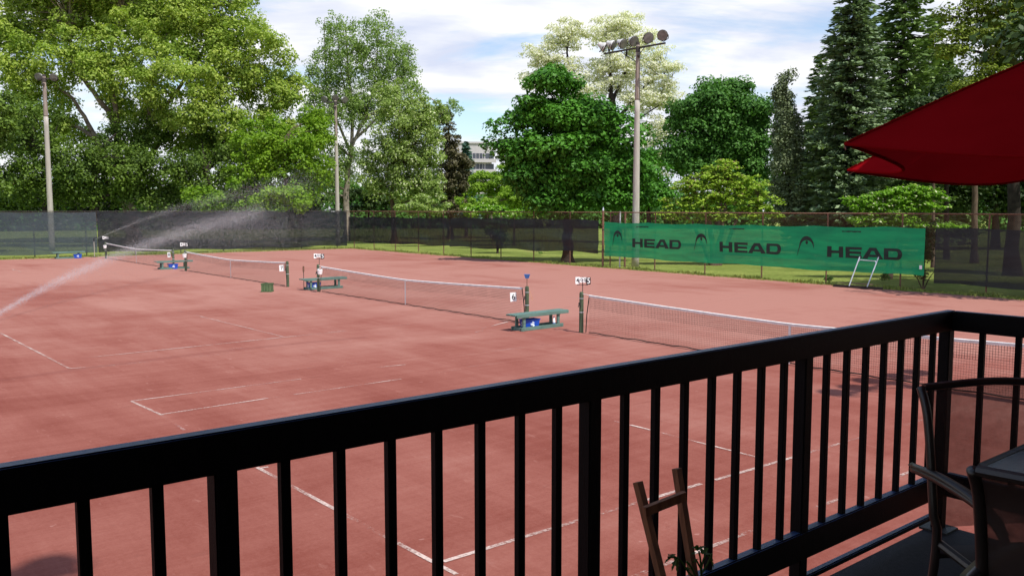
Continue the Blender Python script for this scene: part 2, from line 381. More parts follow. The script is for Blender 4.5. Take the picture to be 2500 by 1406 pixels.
def text_obj(s, size, mat, parent, matrix, name='digit', ext=0.001, xs=1.0):
    cu = bpy.data.curves.new(name, 'FONT'); cu.body = s; cu.size = size; cu.extrude = ext
    cu.align_x = 'CENTER'; cu.align_y = 'CENTER'; cu.offset = size * .006
    t = bpy.data.objects.new(name, cu); COL.objects.link(t)
    dg = bpy.context.evaluated_depsgraph_get(); dg.update()
    me = bpy.data.meshes.new_from_object(t.evaluated_get(dg)); bpy.data.objects.remove(t)
    me.name = name; me.materials.clear(); me.materials.append(mat)
    me.transform(Matrix.Diagonal((xs, 1, 1, 1)))
    o = bpy.data.objects.new(name, me); COL.objects.link(o); o.parent = parent; o.matrix_local = matrix
    return o

# ------------------------------------------------------------------ ground
def sheet(name, pts, z, mat, kind='structure'):
    o = mesh_obj(name, [(x, y, z) for x, y in pts], [tuple(range(len(pts)))], mat); tag(o, kind=kind); return o
sheet('lawn', [(-900, -900), (900, -900), (900, 900), (-900, 900)], -0.012, M['lawn'])
# the clay ends in a slightly ragged line at the fences
edge = [(-45, -12)]
u = fence_u(-12)
n = 420
for i in range(n + 1):
    v = -12 + (66.0 + 12) * i / n
    edge.append((fence_u(v) - 0.35 + 0.16 * math.sin(v * 1.9) * math.sin(v * 0.63) + random.uniform(-0.09, 0.09), v))
for i in range(1, n + 1):
    uu = fence_u(66) - 0.35 - (fence_u(66) - 0.35 + 45) * i / n
    edge.append((uu, 65.9 + 0.14 * math.sin(uu * 1.7) + random.uniform(-0.09, 0.09)))
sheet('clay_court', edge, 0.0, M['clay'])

# painted tape lines, worn and partly buried
segs = []
def ln(p, q, w=0.055, k=0): segs.append((p, q, w, k))
def lnp(a, b_, w=0.055, k=0): ln(gnd(*a), gnd(*b_), w, k)
S, Fa = 0, 1
lnp((320, 979), (395, 1013), .05, S); lnp((395, 1013), (450, 1050), .05, Fa)
lnp((320, 979), (735, 925), .05, S); lnp((390, 1012), (655, 972), .055, S); lnp((718, 963), (980, 925), .05, S); lnp((655, 972), (718, 963), .05, Fa)
lnp((920, 897), (990, 890), .05, S); lnp((1050, 911), (1125, 903), .05, Fa); lnp((1140, 896), (1300, 876), .04, Fa); lnp((1300, 872), (1440, 858), .04, Fa)
lnp((628, 1141), (1052, 1369), .055, S); lnp((1052, 1369), (1115, 1402), .05, S); lnp((628, 1144), (655, 1140), .05, S)
lnp((1082, 1371), (1420, 1268), .06, S); lnp((1420, 1268), (1585, 1219), .06, S); lnp((1585, 1219), (1712, 1181), .06, S); lnp((1745, 1172), (1890, 1130), .06, S); lnp((1890, 1130), (2050, 1083), .05, S); lnp((2050, 1083), (2330, 1003), .045, Fa)
lnp((1500, 1425), (1840, 1295), .055, S); lnp((1840, 1295), (1945, 1258), .05, Fa); lnp((1990, 1240), (2055, 1216), .055, S); lnp((2150, 1180), (2260, 1140), .05, Fa); lnp((2200, 1160), (2222, 1152), .05, S)
lnp((1500, 1028), (1560, 1044), .04, Fa); lnp((1540, 1038), (1850, 1117), .05, S)
lnp((-60, 782), (170, 900), .055, S); lnp((170, 900), (280, 892), .05, S); lnp((280, 892), (560, 862), .05, Fa); lnp((560, 852), (720, 840), .04, Fa)
lnp((150, 880), (845, 808), .05, S); lnp((845, 808), (1000, 792), .04, Fa)
lnp((425, 757), (500, 775), .05, Fa); lnp((490, 773), (690, 822), .05, S)
lnp((1175, 803), (1240, 786), .06, S); lnp((1160, 812), (1180, 807), .06, S)
lnp((1330, 720), (1500, 736), .04, Fa); lnp((1620, 748), (1665, 743), .04, Fa); lnp((1600, 756), (1835, 724), .05, Fa); lnp((1700, 708), (1830, 722), .04, Fa)
lnp((30, 658), (52, 664), .08, S); lnp((640, 745), (700, 757), .04, Fa); lnp((1120, 868), (1500, 822), .035, Fa); lnp((700, 905), (900, 884), .035, Fa)
vs, fs, mi = [], [], []
for k, (p, q, w, kind) in enumerate(segs):
    d = (q - p); d.z = 0; d.normalize(); nrm = Vector((-d.y, d.x, 0)) * w / 2; z = 0.004 + 0.0002 * k
    cnt = len(vs)
    for c in (p - nrm, p + nrm, q + nrm, q - nrm): vs.append((c.x, c.y, z))
    fs.append((cnt, cnt + 3, cnt + 2, cnt + 1)); mi.append(kind)
tag(mesh_obj('court_lines', vs, fs, [M['tape_strong'], M['tape_faint']], mat_idx=mi), kind='structure')

# grass tufts that creep over the foot of the fences
def quads(name, P, A, B, mat, parent=None):
    """N rhombic leaves: centre P, half axes A (long) and B (short)"""
    N = len(P); V = np.empty((N, 4, 3), np.float32)
    V[:, 0] = P - A; V[:, 1] = P + B; V[:, 2] = P + A; V[:, 3] = P - B
    me = bpy.data.meshes.new(name)
    me.vertices.add(N * 4); me.vertices.foreach_set('co', V.reshape(-1))
    me.loops.add(N * 4); me.loops.foreach_set('vertex_index', np.arange(N * 4, dtype=np.int32))
    me.polygons.add(N); me.polygons.foreach_set('loop_start', np.arange(0, N * 4, 4, dtype=np.int32))
    me.polygons.foreach_set('loop_total', np.full(N, 4, np.int32))
    me.materials.append(mat); me.update(calc_edges=True); me.validate()
    o = bpy.data.objects.new(name, me); COL.objects.link(o)
    if parent is not None: o.parent = parent
    return o
def unit(a): return a / np.maximum(np.linalg.norm(a, axis=1, keepdims=True), 1e-6)
N = 15000
side = RNG.random(N) < 0.62
t = RNG.random(N)
v = np.where(side, 2 + 64 * t, 66.1 + RNG.normal(0, .28, N)); uu = np.where(side, 35.08 + 0.03 * v - 0.15 + RNG.normal(0, .24, N), -20 + 57 * t)
h = 0.03 + 0.10 * RNG.random(N) ** 2 * (0.5 + 0.5 * np.sin(uu * 1.3 + v * 1.7))
P = np.stack([uu, v, h * 0.8], 1); A = np.stack([RNG.normal(0, .02, N), RNG.normal(0, .02, N), h], 1)
B = np.stack([RNG.normal(0, .02, N), RNG.normal(0, .02, N), np.zeros(N)], 1)
tag(quads('grass_tufts', P, A, B, M['tuft']), 'ragged yellowish grass creeping over the clay along the fence foot', 'grass', kind='stuff')

# ------------------------------------------------------------------ deck, clubhouse, railing
DZ = 1.80; RV = 1.85
mb = MB(); mb.box((0.4, -0.05, DZ - 0.06), (7.95, 4.1, 0.12)); mb.box((0.4, 2.02, DZ - 0.14), (7.95, 0.04, 0.28)) if False else None
deck = mb.build('deck', M['floor']); tag(deck, kind='structure')
deck.location = (0.40, -0.01, 0) if False else (0, 0, 0)
# deck spans u -3.57..4.375 ; trim to the railing corner
for vtx in deck.data.vertices:
    if vtx.co.x > 0: vtx.co.x = 4.30
    else: vtx.co.x = -3.6
    vtx.co.y = 1.90 if vtx.co.y > 0 else -2.1
club = empty('clubhouse', (0, 0, 0), 'dark sided clubhouse with a deep eave shading the raised deck', 'building')
mb = MB(); mb.box((0.4, -2.25, 2.5), (13, 0.3, 5.0)); mb.build('wall', M['wall'], club)
mb = MB(); mb.box((0.4, -0.85, 5.03), (14, 3.2, 0.14)); mb.box((0.4, 0.78, 5.05), (14, 0.05, 0.26)); mb.build('roof', M['soffit'], club)
for i, xx in enumerate((-2.6, 0.9)):
    mb = MB(); mb.box((xx, -2.09, 2.9), (1.6, 0.04, 2.0)); w_ = mb.build('door', M['window'], club)

rl = empty('deck_railing', (0, RV, DZ), 'dark painted railing with square bars round the corner of the shaded deck', 'railing')
def rbox(name, c, s, bev=0.005):
    mb = MB(); mb.bevbox((c[0], c[1] - RV, c[2] - DZ), s, bev); o_ = mb.build(name, [M['baluster'], M['rail_sky_sheen']], rl); o_.data.polygons.foreach_set('material_index', [1 if p.normal.z > .6 else 0 for p in o_.data.polygons]); return o_  # upward faces get the painted sky sheen
CU = 4.235
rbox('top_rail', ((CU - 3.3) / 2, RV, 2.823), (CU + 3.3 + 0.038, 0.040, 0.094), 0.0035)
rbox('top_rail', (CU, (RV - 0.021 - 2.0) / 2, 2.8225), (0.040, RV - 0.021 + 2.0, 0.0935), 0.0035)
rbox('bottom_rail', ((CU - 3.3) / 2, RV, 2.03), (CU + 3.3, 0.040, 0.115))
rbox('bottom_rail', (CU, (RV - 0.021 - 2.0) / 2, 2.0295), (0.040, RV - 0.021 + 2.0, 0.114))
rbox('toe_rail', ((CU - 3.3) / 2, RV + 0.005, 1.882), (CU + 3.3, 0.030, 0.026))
posts_u = [-1.588, -0.44, 0.706, 1.845, 3.010, 4.228]
for pu in posts_u:
    mb = MB(); mb.bevbox((pu, 0.0075, 0.495), (0.052, 0.052, 0.99), 0.004); p_ = mb.build('post', M['baluster'], rl)
    mb = MB(); mb.box((pu, 0.005, 0.005), (0.13, 0.13, 0.01)); mb.build('base_plate', M['alu'] if False else M['rail'], p_)
for pv in (0.60, -0.6, -1.8):
    mb = MB(); mb.bevbox((CU + 0.0075, pv - RV, 0.495), (0.052, 0.052, 0.99), 0.004); mb.build('post', M['baluster'], rl)
bal = None
def baluster(x, y):
    global bal
    if bal is None:
        mb = MB(); mb.bevbox((0, 0, 0), (0.0238, 0.0238, 0.72), 0.002); bal = mb.build('baluster', M['baluster'], rl); o = bal
    else:
        o = bal.copy(); COL.objects.link(o)
    o.location = (x, y - RV, 2.42 - DZ)
for a, b_ in zip(posts_u[:-1], posts_u[1:]):
    k = 7
    for i in range(1, k + 1): baluster(a + (b_ - a) * i / (k + 1), RV + 0.001)
for i in range(1, 8): baluster(CU - 0.004, RV - 0.155 * i)
for i in range(1, 7): baluster(CU - 0.004, 0.60 - 0.155 * i)

# ------------------------------------------------------------------ fences
def pane(name, pts_bottom, pts_top, mat, parent, rows=1):
    """vertical sheet between two polylines, UV in metres"""
    vs, fs, uv = [], [], []; L_ = 0; n = len(pts_bottom)
    for i in range(n):
        if i: L_ += (Vector(pts_bottom[i]) - Vector(pts_bottom[i - 1])).length
        for r in range(rows + 1):
            p = Vector(pts_bottom[i]).lerp(Vector(pts_top[i]), r / rows); vs.append(p); uv.append((L_, p.z))
    for i in range(n - 1):
        for r in range(rows):
            a = i * (rows + 1) + r; fs.append((a, a + rows + 1, a + rows + 2, a + 1))
    return mesh_obj(name, vs, fs, mat, parent, uvs=uv)
FH = 3.13
VC = 66.9
fr = empty('chain_link_fence', (fence_u(30), 30, 0), 'rusty chain link fence running from the corner behind the green banner', 'fence')
o0 = Vector(fr.location)
def rel(p): return Vector(p) - o0
vs_ = [14.2 + 3.45 * k for k in range(-5, 16)]
for k, v in enumerate(vs_):
    mb = MB(); mb.tube([rel((fence_u(v) + .04, v, -0.05)), rel((fence_u(v) + .04, v, FH))], 0.035, 8); mb.build('post', M['rust'], fr)
mb = MB(); mb.tube([rel((fence_u(-4) + .04, -4, FH + .02)), rel((fence_u(VC) + .04, VC, FH + .02))], 0.027, 8); mb.build('top_rail', M['rust'], fr)
pane('wire_mesh', [rel((fence_u(-4), -4, .02)), rel((fence_u(VC), VC, .02))], [rel((fence_u(-4), -4, FH)), rel((fence_u(VC), VC, FH))], M['chain'], fr)
gp = empty('gate_post', (fence_u(35.4) - .06, 35.4, 0), 'tall rust stained gate post with pale pointed cap left of the green banner', 'post')
mb = MB(); mb.tube([(0, 0, 0), (0, 0, 3.25)], 0.062, 12); mb.build('pipe', M['rust'], gp)
mb = MB(); mb.tube([(0, 0, 3.25), (0, 0, 3.33), (0, 0, 3.46)], [0.055, 0.05, 0.008], 12); mb.build('cap', M['alu'], gp)
for zz in (1.0, 2.15):
    mb = MB(); mb.tube([(0, 0, zz - .03), (0, 0, zz + .03)], 0.072, 12); mb.build('hinge', M['lamp_dark'], gp)
for vv, lab in ((34.2, 'thin pale fence pipe just right of the tall gate post'), (33.8, 'thicker rusty fence pipe beside the thin pale one near the gate')):
    mb = MB(); mb.tube([(0, 0, 0), (0, 0, 3.2)], 0.04 if vv > 34 else 0.055, 10)
    o = mb.build('fence_pipe', M['alu'] if vv > 34 else M['rust']); o.location = (fence_u(vv) + .12, vv, 0); tag(o, lab, 'post')

fl = empty('chain_link_fence', (0, VC, 0), 'long chain link fence behind the grey and black windscreens at the far end', 'fence')
for k in range(19):
    x = 36.0 - 3.3 * k
    mb = MB(); mb.tube([(x, .04, -.05), (x, .04, FH + .02)], 0.035, 8); mb.build('post', M['dark_pipe'], fl)
    if k < 12 and False: pass
mb = MB(); mb.tube([(-24, .04, FH + .04), (fence_u(VC), .04, FH + .04)], 0.025, 8); mb.build('top_rail', M['dark_pipe'], fl)
pane('wire_mesh', [(-24, 0, .02), (fence_u(VC), 0, .02)], [(-24, 0, FH), (fence_u(VC), 0, FH)], M['chain'], fl)

def wrinkle(seed, amp, off):
    rr = random.Random(seed); ph = [rr.uniform(0, 6.28) for _ in range(12)]
    def f(x, q):
        w = (math.sin(x * 2.1 + ph[0] + 2.0 * q) * .5 + math.sin(x * 4.7 + ph[1] - 3.0 * q) * .3 + math.sin(x * 9.1 + ph[2] + 4 * q) * .15
             + math.sin(q * 9 + x * .8 + ph[3]) * .4 + math.sin(q * 17 + 1.3 * math.sin(x * 1.1) + ph[4]) * .2)
        return off + amp * (0.35 + 0.65 * abs(math.sin(x * .9 + ph[5]))) * w * (1 - .75 * q)
    return f
def cloth(name, path, z0f, z1f, mat, n=160, rows=14, amp=0.05, seed=0, off=0.06, normal=(-1, 0)):
    """hanging cloth along a straight path, wrinkled"""
    a, b_ = Vector((*path[0], 0)), Vector((*path[1], 0)); nn = Vector((*normal, 0)); Ld = (b_ - a).length
    wf = wrinkle(seed, amp, off)
    vs, fs, uv = [], [], []
    for i in range(n + 1):
        s = i / n; x = s * Ld; p = a.lerp(b_, s); z0 = z0f(s); z1 = z1f(s)
        for r in range(rows + 1):
            q = r / rows
            off_ = wf(x, q)
            vs.append(p + nn * off_ + Vector((0, 0, z0 + (z1 - z0) * q))); uv.append((x, q))
    for i in range(n):
        for r in range(rows):
            c = i * (rows + 1) + r; fs.append((c, c + rows + 1, c + rows + 2, c + 1))
    return mesh_obj(name, vs, fs, mat, None, True, uv)
# left (far) windscreens
o = cloth('windscreen', ((-24, VC), (16.9, VC)), lambda s: .22 + .03 * math.sin(s * 40), lambda s: FH - .03 + .015 * math.sin(s * 90), M['screen_grey'], 200, 10, .02, 1, .08, (0, -1))
tag(o, 'blue grey see-through windscreen on the far fence left of the sprinkler', 'windscreen')
o = cloth('windscreen', ((16.95, VC), (36.9, VC)), lambda s: .24 + .05 * math.sin(s * 23), lambda s: FH - .01 + .02 * math.sin(s * 60), M['screen'], 180, 10, .03, 2, .08, (0, -1))
tag(o, 'black windscreen on the far fence between the sprinkler and the corner', 'windscreen')
# right windscreens
def rp(v): return (fence_u(v) - .02, v)
o = cloth('windscreen', (rp(66.7), rp(51.2)), lambda s: .56 + .12 * s + .04 * math.sin(s * 20), lambda s: 2.66 + .03 * math.sin(s * 9 * math.pi), M['screen'], 170, 12, .09, 3)
tag(o, 'wrinkled black windscreen hung low just right of the corner light pole', 'windscreen')
o = cloth('windscreen', (rp(51.1), rp(35.75)), lambda s: .64 + .17 * s + .05 * math.sin(s * 17), lambda s: 2.66 + .07 * abs(math.sin(s * 4 * math.pi)), M['screen'], 170, 12, .09, 4)
tag(o, 'black windscreen under the dark maple, ending at the tall gate post', 'windscreen')
o = cloth('windscreen', (rp(16.2), rp(-4)), lambda s: .36 + .03 * math.sin(s * 31), lambda s: 2.57 + .03 * math.sin(s * 26), M['screen'], 150, 10, .04, 5)
tag(o, 'dark windscreen in tree shade right of the green banner', 'windscreen')
o = mesh_obj('tag_plate', *(lambda m_: (m_.v, m_.f))((lambda m_: (m_.box((0, 0, 0), (.01, .11, .16)), m_)[1])(MB())), M['card']); o.location = (fence_u(16.65) - .14, 16.72, .98); tag(o, 'small white tag clipped at the lower right end of the green banner', 'tag')
# green banner
BV0, BV1 = 35.25, 16.6
bn = empty('banner', (fence_u(26), 26, 0), 'long green mesh banner with three black logos and words on the fence', 'banner')
bz0 = lambda s: .64 - .02 * s + .025 * math.sin(s * 15) + .015 * math.sin(s * 41)
bz1 = lambda s: 2.62 - .03 * math.sin(s * math.pi) - .06 * abs(math.sin(s * 5.5 * math.pi))
bwf = wrinkle(6, .055, .09)
bc = cloth('banner_cloth', (rp(BV0), rp(BV1)), bz0, bz1, M['banner'], 300, 30, .055, 6, .09)
bc.parent = bn; bc.location = -Vector(bn.location)
bfac = [-(1.0), 0.0]
def flat_poly(name, polys, mat, parent):
    """polys: outlines (v, z) laid 2 cm in front of the cloth, facing the courts"""
    bm = bmesh.new()
    for pl in polys:
        bm.faces.new([bm.verts.new((0, v, z)) for v, z in pl])
    bmesh.ops.triangulate(bm, faces=bm.faces[:])
    bmesh.ops.subdivide_edges(bm, edges=[e for e in bm.edges if e.calc_length() > .12], cuts=3, use_grid_fill=True)
    bmesh.ops.triangulate(bm, faces=bm.faces[:])
    for vt in bm.verts:
        v, z = vt.co.y, vt.co.z; f_ = (BV0 - v) / (BV0 - BV1)
        vt.co.x = fence_u(v) - .02 - .014 - bwf((BV0 - v) * 1.00045, (z - bz0(f_)) / (bz1(f_) - bz0(f_)))
    me = bpy.data.meshes.new(name); bm.to_mesh(me); bm.free(); me.materials.append(mat)
    o = bpy.data.objects.new(name, me); COL.objects.link(o); o.parent = parent; o.location = -Vector(parent.location); return o
def letters(v0, v1, z0, z1):
    w = v0 - v1; lw = w * .225; gap = (w - 4 * lw) / 3; hh = z1 - z0; st = lw * .26; bar = hh * .24
    out = {}
    def X(k, f): return v0 - k * (lw + gap) - f * lw
    def rect(k, f0, f1, q0, q1): return [(X(k, f0), z0 + hh * q0), (X(k, f1), z0 + hh * q0), (X(k, f1), z0 + hh * q1), (X(k, f0), z0 + hh * q1)]
    out['letter_h'] = [rect(0, 0, .27, 0, 1), rect(0, .73, 1, 0, 1), rect(0, .27, .73, .38, .62)]
    out['letter_e'] = [rect(1, 0, .27, 0, 1), rect(1, .27, 1, 0, .23), rect(1, .27, .96, .39, .61), rect(1, .27, 1, .77, 1)]
    A_ = lambda f, q: (X(2, f), z0 + hh * q)
    out['letter_a'] = [[A_(-.12, 0), A_(.20, 0), A_(.42, .70), A_(.50, .70), A_(.50, 1), A_(.30, 1)], [A_(.50, .70), A_(.58, .70), A_(.80, 0), A_(1.12, 0), A_(.70, 1), A_(.50, 1)], [A_(.26, .17), A_(.74, .17), A_(.67, .38), A_(.33, .38)]]
    D = lambda f, q: (X(3, f), z0 + hh * q)
    arc_o = [D(.72 + .30 * math.sin(t_), .5 + .5 * math.cos(t_)) for t_ in [math.pi * j / 10 for j in range(11)]]
    arc_i = [D(.68 + .10 * math.sin(t_), .5 + .27 * math.cos(t_)) for t_ in [math.pi * j / 10 for j in range(11)]]
    out['letter_d'] = [rect(3, 0, .25, 0, 1)] + [[arc_o[j], arc_o[j + 1], arc_i[j + 1], arc_i[j]] for j in range(10)] + [[D(.25, 1), D(.72, 1), D(.68, .77), D(.25, .77)], [D(.25, 0), D(.72, 0), D(.68, .23), D(.25, .23)]]
    return out
for (a, b_, z0, z1) in ((33.0, 29.5, 1.24, 1.72), (27.0, 23.4, 1.22, 1.72), (21.0, 17.55, 1.22, 1.70)):
    for nm, pl in letters(a, b_, z0, z1).items(): flat_poly(nm, pl, M['print'], bn)
for (v0, w, zb, zt) in ((34.55, .72, 1.22, 2.14), (28.62, .84, 1.20, 2.10), (22.52, .84, 1.20, 2.12)):
    # arch: long left leg tapering to a point, rounded crown, short right leg
    cx = v0 - w * .56; rx = w * .44; zc = zb + (zt - zb) * .50; rz = zt - zc
    outer, inner = [], []
    for j in range(15):
        t_ = math.pi * j / 14
        outer.append((cx + rx * math.cos(t_), zc + rz * math.sin(t_)))
        th = .045 + .080 * math.sin(t_)
        inner.append((cx + (rx - th * 1.15) * math.cos(t_) - (.02 if j > 7 else 0), zc + (rz - th * 1.5) * math.sin(t_)))
    polys = [[outer[j], outer[j + 1], inner[j + 1], inner[j]] for j in range(14)]
    polys.append([(v0, zb), (v0 - .015, zb), inner[0], outer[0]])
    polys.append([outer[-1], inner[-1], (inner[-1][0] - .02, zc - .07), (outer[-1][0] - .01, zc - .09)])
    # dot
    polys.append([(cx - .01 + .065 * math.cos(k * .524), zc + .17 + .085 * math.sin(k * .524)) for k in range(12)])
    flat_poly('logo', polys, M['print'], bn)
for vv in (32.7, 26.4, 20.3):
    flat_poly('small_print', [[(vv, 2.34)] + [(vv - .15 * k, 2.335 + .02 * (k % 2)) for k in range(1, 7)] + [(vv - .15 * k, 2.375 + .02 * ((k + 1) % 2)) for k in range(6, 0, -1)] + [(vv, 2.39)]], M['print'], bn)

# ------------------------------------------------------------------ light poles
def lamp(parent, pos, az, tilt, dark=False):
    """a round floodlight: housing with lens and a yoke; az 0 faces -v"""
    R = Matrix.Rotation(az, 3, 'Z') @ Matrix.Rotation(tilt, 3, 'X')
    pos = Vector(pos)
    prof = [(-.02, .29), (.0, .30), (.06, .295), (.16, .25), (.30, .17), (.42, .13), (.48, .10)]
    mb = MB(); mb.tube([pos + R @ Vector((0, y, 0)) for y, _ in prof], [r for _, r in prof], 20)
    h_ = mb.build('lamp', M['lamp_dark'] if dark else M['lamp_white'], parent, True)
    mb = MB(); mb.tube([pos + R @ Vector((0, -.045, 0)), pos + R @ Vector((0, -.022, 0))], [.275, .285], 20); mb.build('lens', M['lens'], h_)
    mb = MB(); mb.tube([pos + R @ Vector((0, -.03, 0)), pos + R @ Vector((0, .01, 0))], [.305, .31], 20); mb.build('rim', M['lamp_dark'], h_)
    mb = MB(); mb.tube([pos + R @ Vector((-.3, .1, 0)), pos + R @ Vector((-.3, .1, -.2)), pos + R @ Vector((0, .2, -.38)), pos + R @ Vector((.3, .1, -.2)), pos + R @ Vector((.3, .1, 0))], .022, 6); mb.build('yoke', M['lamp_dark'], h_)
def light_pole(base, h, lab, arm_az, arms, lamps, r0=.2, r1=.125, group='floodlight poles round the courts'):
    t_ = empty('light_pole', base, lab, 'light pole', group)
    mb = MB(); n = 14
    mb.tube([(0, 0, -.1 + (h - 3) * k / n) for k in range(n + 1)], [r0 + (r1 - r0) * k / n * (h - 3) / h for k in range(n + 1)], 18); mb.build('shaft', M['concrete'], t_, True)
    mb = MB(); rr = r0 + (r1 - r0) * (h - 3.1) / h
    mb.tube([(0, 0, h - 3.1), (0, 0, h - 3.0), (0, 0, h - .9), (0, 0, h)], [rr, rr * .98, r1 * .95, r1 * .9], 16); mb.build('upper_shaft', M['pole_rust'], t_, True)
    ax = Vector((math.cos(arm_az), math.sin(arm_az), 0))
    if arms:
        mb = MB(); mb.beam(ax * arms[0] + Vector((0, 0, h - .15)), ax * arms[1] + Vector((0, 0, h - .15)), .09, .09)
        mb.beam(ax * arms[0] * .5 + Vector((0, 0, h - .18)), Vector((0, 0, h - 1.0)), .035); mb.beam(ax * arms[1] * .25 + Vector((0, 0, h - .18)), Vector((0, 0, h - .6)), .03)
        mb.build('cross_arm', M['lamp_dark'], t_)
    mb = MB(); mb.tube([Vector((-.16, -.12, h - .62)), Vector((-.10, -.25, h - .62))], .11, 10); mb.tube([(0, 0, h - .4), (0, 0, h + .18)], [r1 * 1.1, r1 * .8], 10); mb.build('junction_box', M['lamp_dark'], t_)
    for (s, dz, az, tilt) in lamps: lamp(t_, ax * s + Vector((0, 0, h + dz)), az, tilt)
    return t_
AR = -YAW  # image-right direction
camaz = lambda deg: AR + R_(deg)   # lens turned relative to the viewer
light_pole(tuple(far(1551, 640, 50.9).xy) + (0,), 12.65, 'tall floodlight pole with six round lamps on a crossarm beside the green banner', AR - R_(48), (-2.6, 1.95),
           [(-2.5, .20, camaz(80), .5), (-1.85, .24, camaz(62), .45), (-1.1, .22, camaz(42), .45), (-.3, .26, camaz(28), .45), (.75, .30, camaz(8), .35), (1.75, .30, camaz(-22), .35)], .225, .13)
light_pole(tuple(far(825, 590, 79).xy) + (0,), 12.95, 'floodlight pole with three lamps at the fence corner', AR, (-.9, .9),
           [(-1.0, .1, camaz(-10), .45), (0, .22, camaz(5), .45), (.85, .05, camaz(45), .45)], .22, .13)
light_pole(tuple(far(127, 600, 70).xy) + (0,), 13.7, 'floodlight pole with two lamps against the leaves of the left tree', AR, (-.5, .9),
           [(-.45, .0, camaz(0), .4), (.75, -.05, camaz(12), .4)], .235, .15)
light_pole((16.5, .2, 0), 13.4, 'near floodlight pole whose lamp shadows fall across the closest net', 0, (-1.7, 1.7),
           [(-1.6, .2, R_(180), .5), (-.9, .2, R_(170), .5), (-.1, .5, R_(180), .5), (.8, .25, R_(190), .5), (1.5, .2, R_(200), .5)])
light_pole((1.2, -3.0, 0), 19.6, 'tall floodlight pole behind the clubhouse whose shadow falls on the clay', 0, (-.6, .9), [(.4, .1, R_(180), .5), (.9, .2, R_(200), .5)])

# ------------------------------------------------------------------ tennis nets
NU = 16.45
def make_net(v0, v1, label, tilt0=0.0, tilt1=0.0):
    """v0: far-left post, v1: near-right post"""
    t_ = empty('tennis_net', (NU, (v0 + v1) / 2, 0), label, 'tennis net', 'tennis nets in line across the courts')
    hv = (v0 - v1) / 2; n = 60; a0 = hv - .30; a1 = -hv + .22
    def top(v):
        s = abs(v) / hv; return .905 + .155 * (s ** 1.25)
    b_, tp, md = [], [], []
    for i in range(n + 1):
        v = a0 + (a1 - a0) * i / n; b_.append((0.03 * math.sin(i * .9), v, .035 + .01 * math.sin(i * 1.7))); tp.append((0, v, top(v) - .03)); md.append((-.004, v, top(v) - .36))
    pane('net_mesh', b_, tp, M['net'], t_); pane('net_mesh_double', md, [(-.004, p[1], p[2]) for p in tp], M['net_double'], t_)
    mb = MB(); V_ = []; F_ = []
    for i in range(n + 1):
        v = a0 + (a1 - a0) * i / n; z = top(v)
        for x_, z_ in ((-.018, z - .055 - .008 * math.sin(i * 1.3) ** 2), (-.02, z - .008), (0, z + .004), (.02, z - .008), (.018, z - .055)): V_.append((x_, v, z_))
    for i in range(n):
        for k in range(4): c = i * 5 + k; F_.append((c, c + 5, c + 6, c + 1))
    mesh_obj('headband', V_, F_, M['white'], t_)
    for p_, q_ in (((0, hv - .02, 1.06), (0, a0, top(a0) - .005)), ((0, -hv + .02, 1.06), (0, a1, top(a1) - .005))):
        mb = MB(); mb.tube([p_, q_], .008, 6); mb.build('cable', M['white'], t_)
    mb = MB(); mb.box((-.012, 0, .46), (.012, .052, .87)); mb.build('centre_strap', M['white'], t_)
    mb = MB(); mb.tube([(0, a0, top(a0) - .02), (0.01, a0 + .10 + tilt0, .5), (0, a0 + .12, .03)], .014, 6); mb.build('side_cord', M['cord'], t_)
    mb = MB(); mb.tube([(0, a1, top(a1) - .02), (0.01, a1 - .06 - tilt1, .5), (0, a1 - .13, .03)], .014, 6); mb.build('side_cord', M['cord'], t_)
    mb = MB(); mb.tube(b_, .014, 5); mb.build('bottom_cord', M['cord'], t_)
    for sgn in (1, -1):
        mb = MB(); mb.tube([(0, sgn * hv, -.05), (0, sgn * hv, .5), (0, sgn * hv, 1.06), (0, sgn * hv, 1.11)], [.062, .060, .058, .045], 14)
        p_ = mb.build('post', M['post_green'], t_)
        mb = MB(); mb.tube([(0, sgn * hv, .55), (0, sgn * hv, .57)], .066, 12); mb.tube([(0, sgn * hv, .93), (0, sgn * hv, .945)], .064, 12); mb.build('band', M['alu'], p_)
        mb = MB(); mb.box((-.07, sgn * hv, .78), (.05, .035, .09)); mb.tube([(-.09, sgn * hv, .78), (-.12, sgn * hv, .70)], .01, 6); mb.build('winch', M['dark_pipe'], p_)
    return t_
make_net(16.93, 4.1, 'nearest tennis net, running behind the deck railing')
make_net(32.22, 19.2, 'tennis net with the white court card six at its near end', 0, .02)
make_net(47.62, 35.06, 'tennis net left of the green crate, second from the far end')
make_net(63.05, 49.55, 'farthest and smallest tennis net, beside the sprinkler jet')

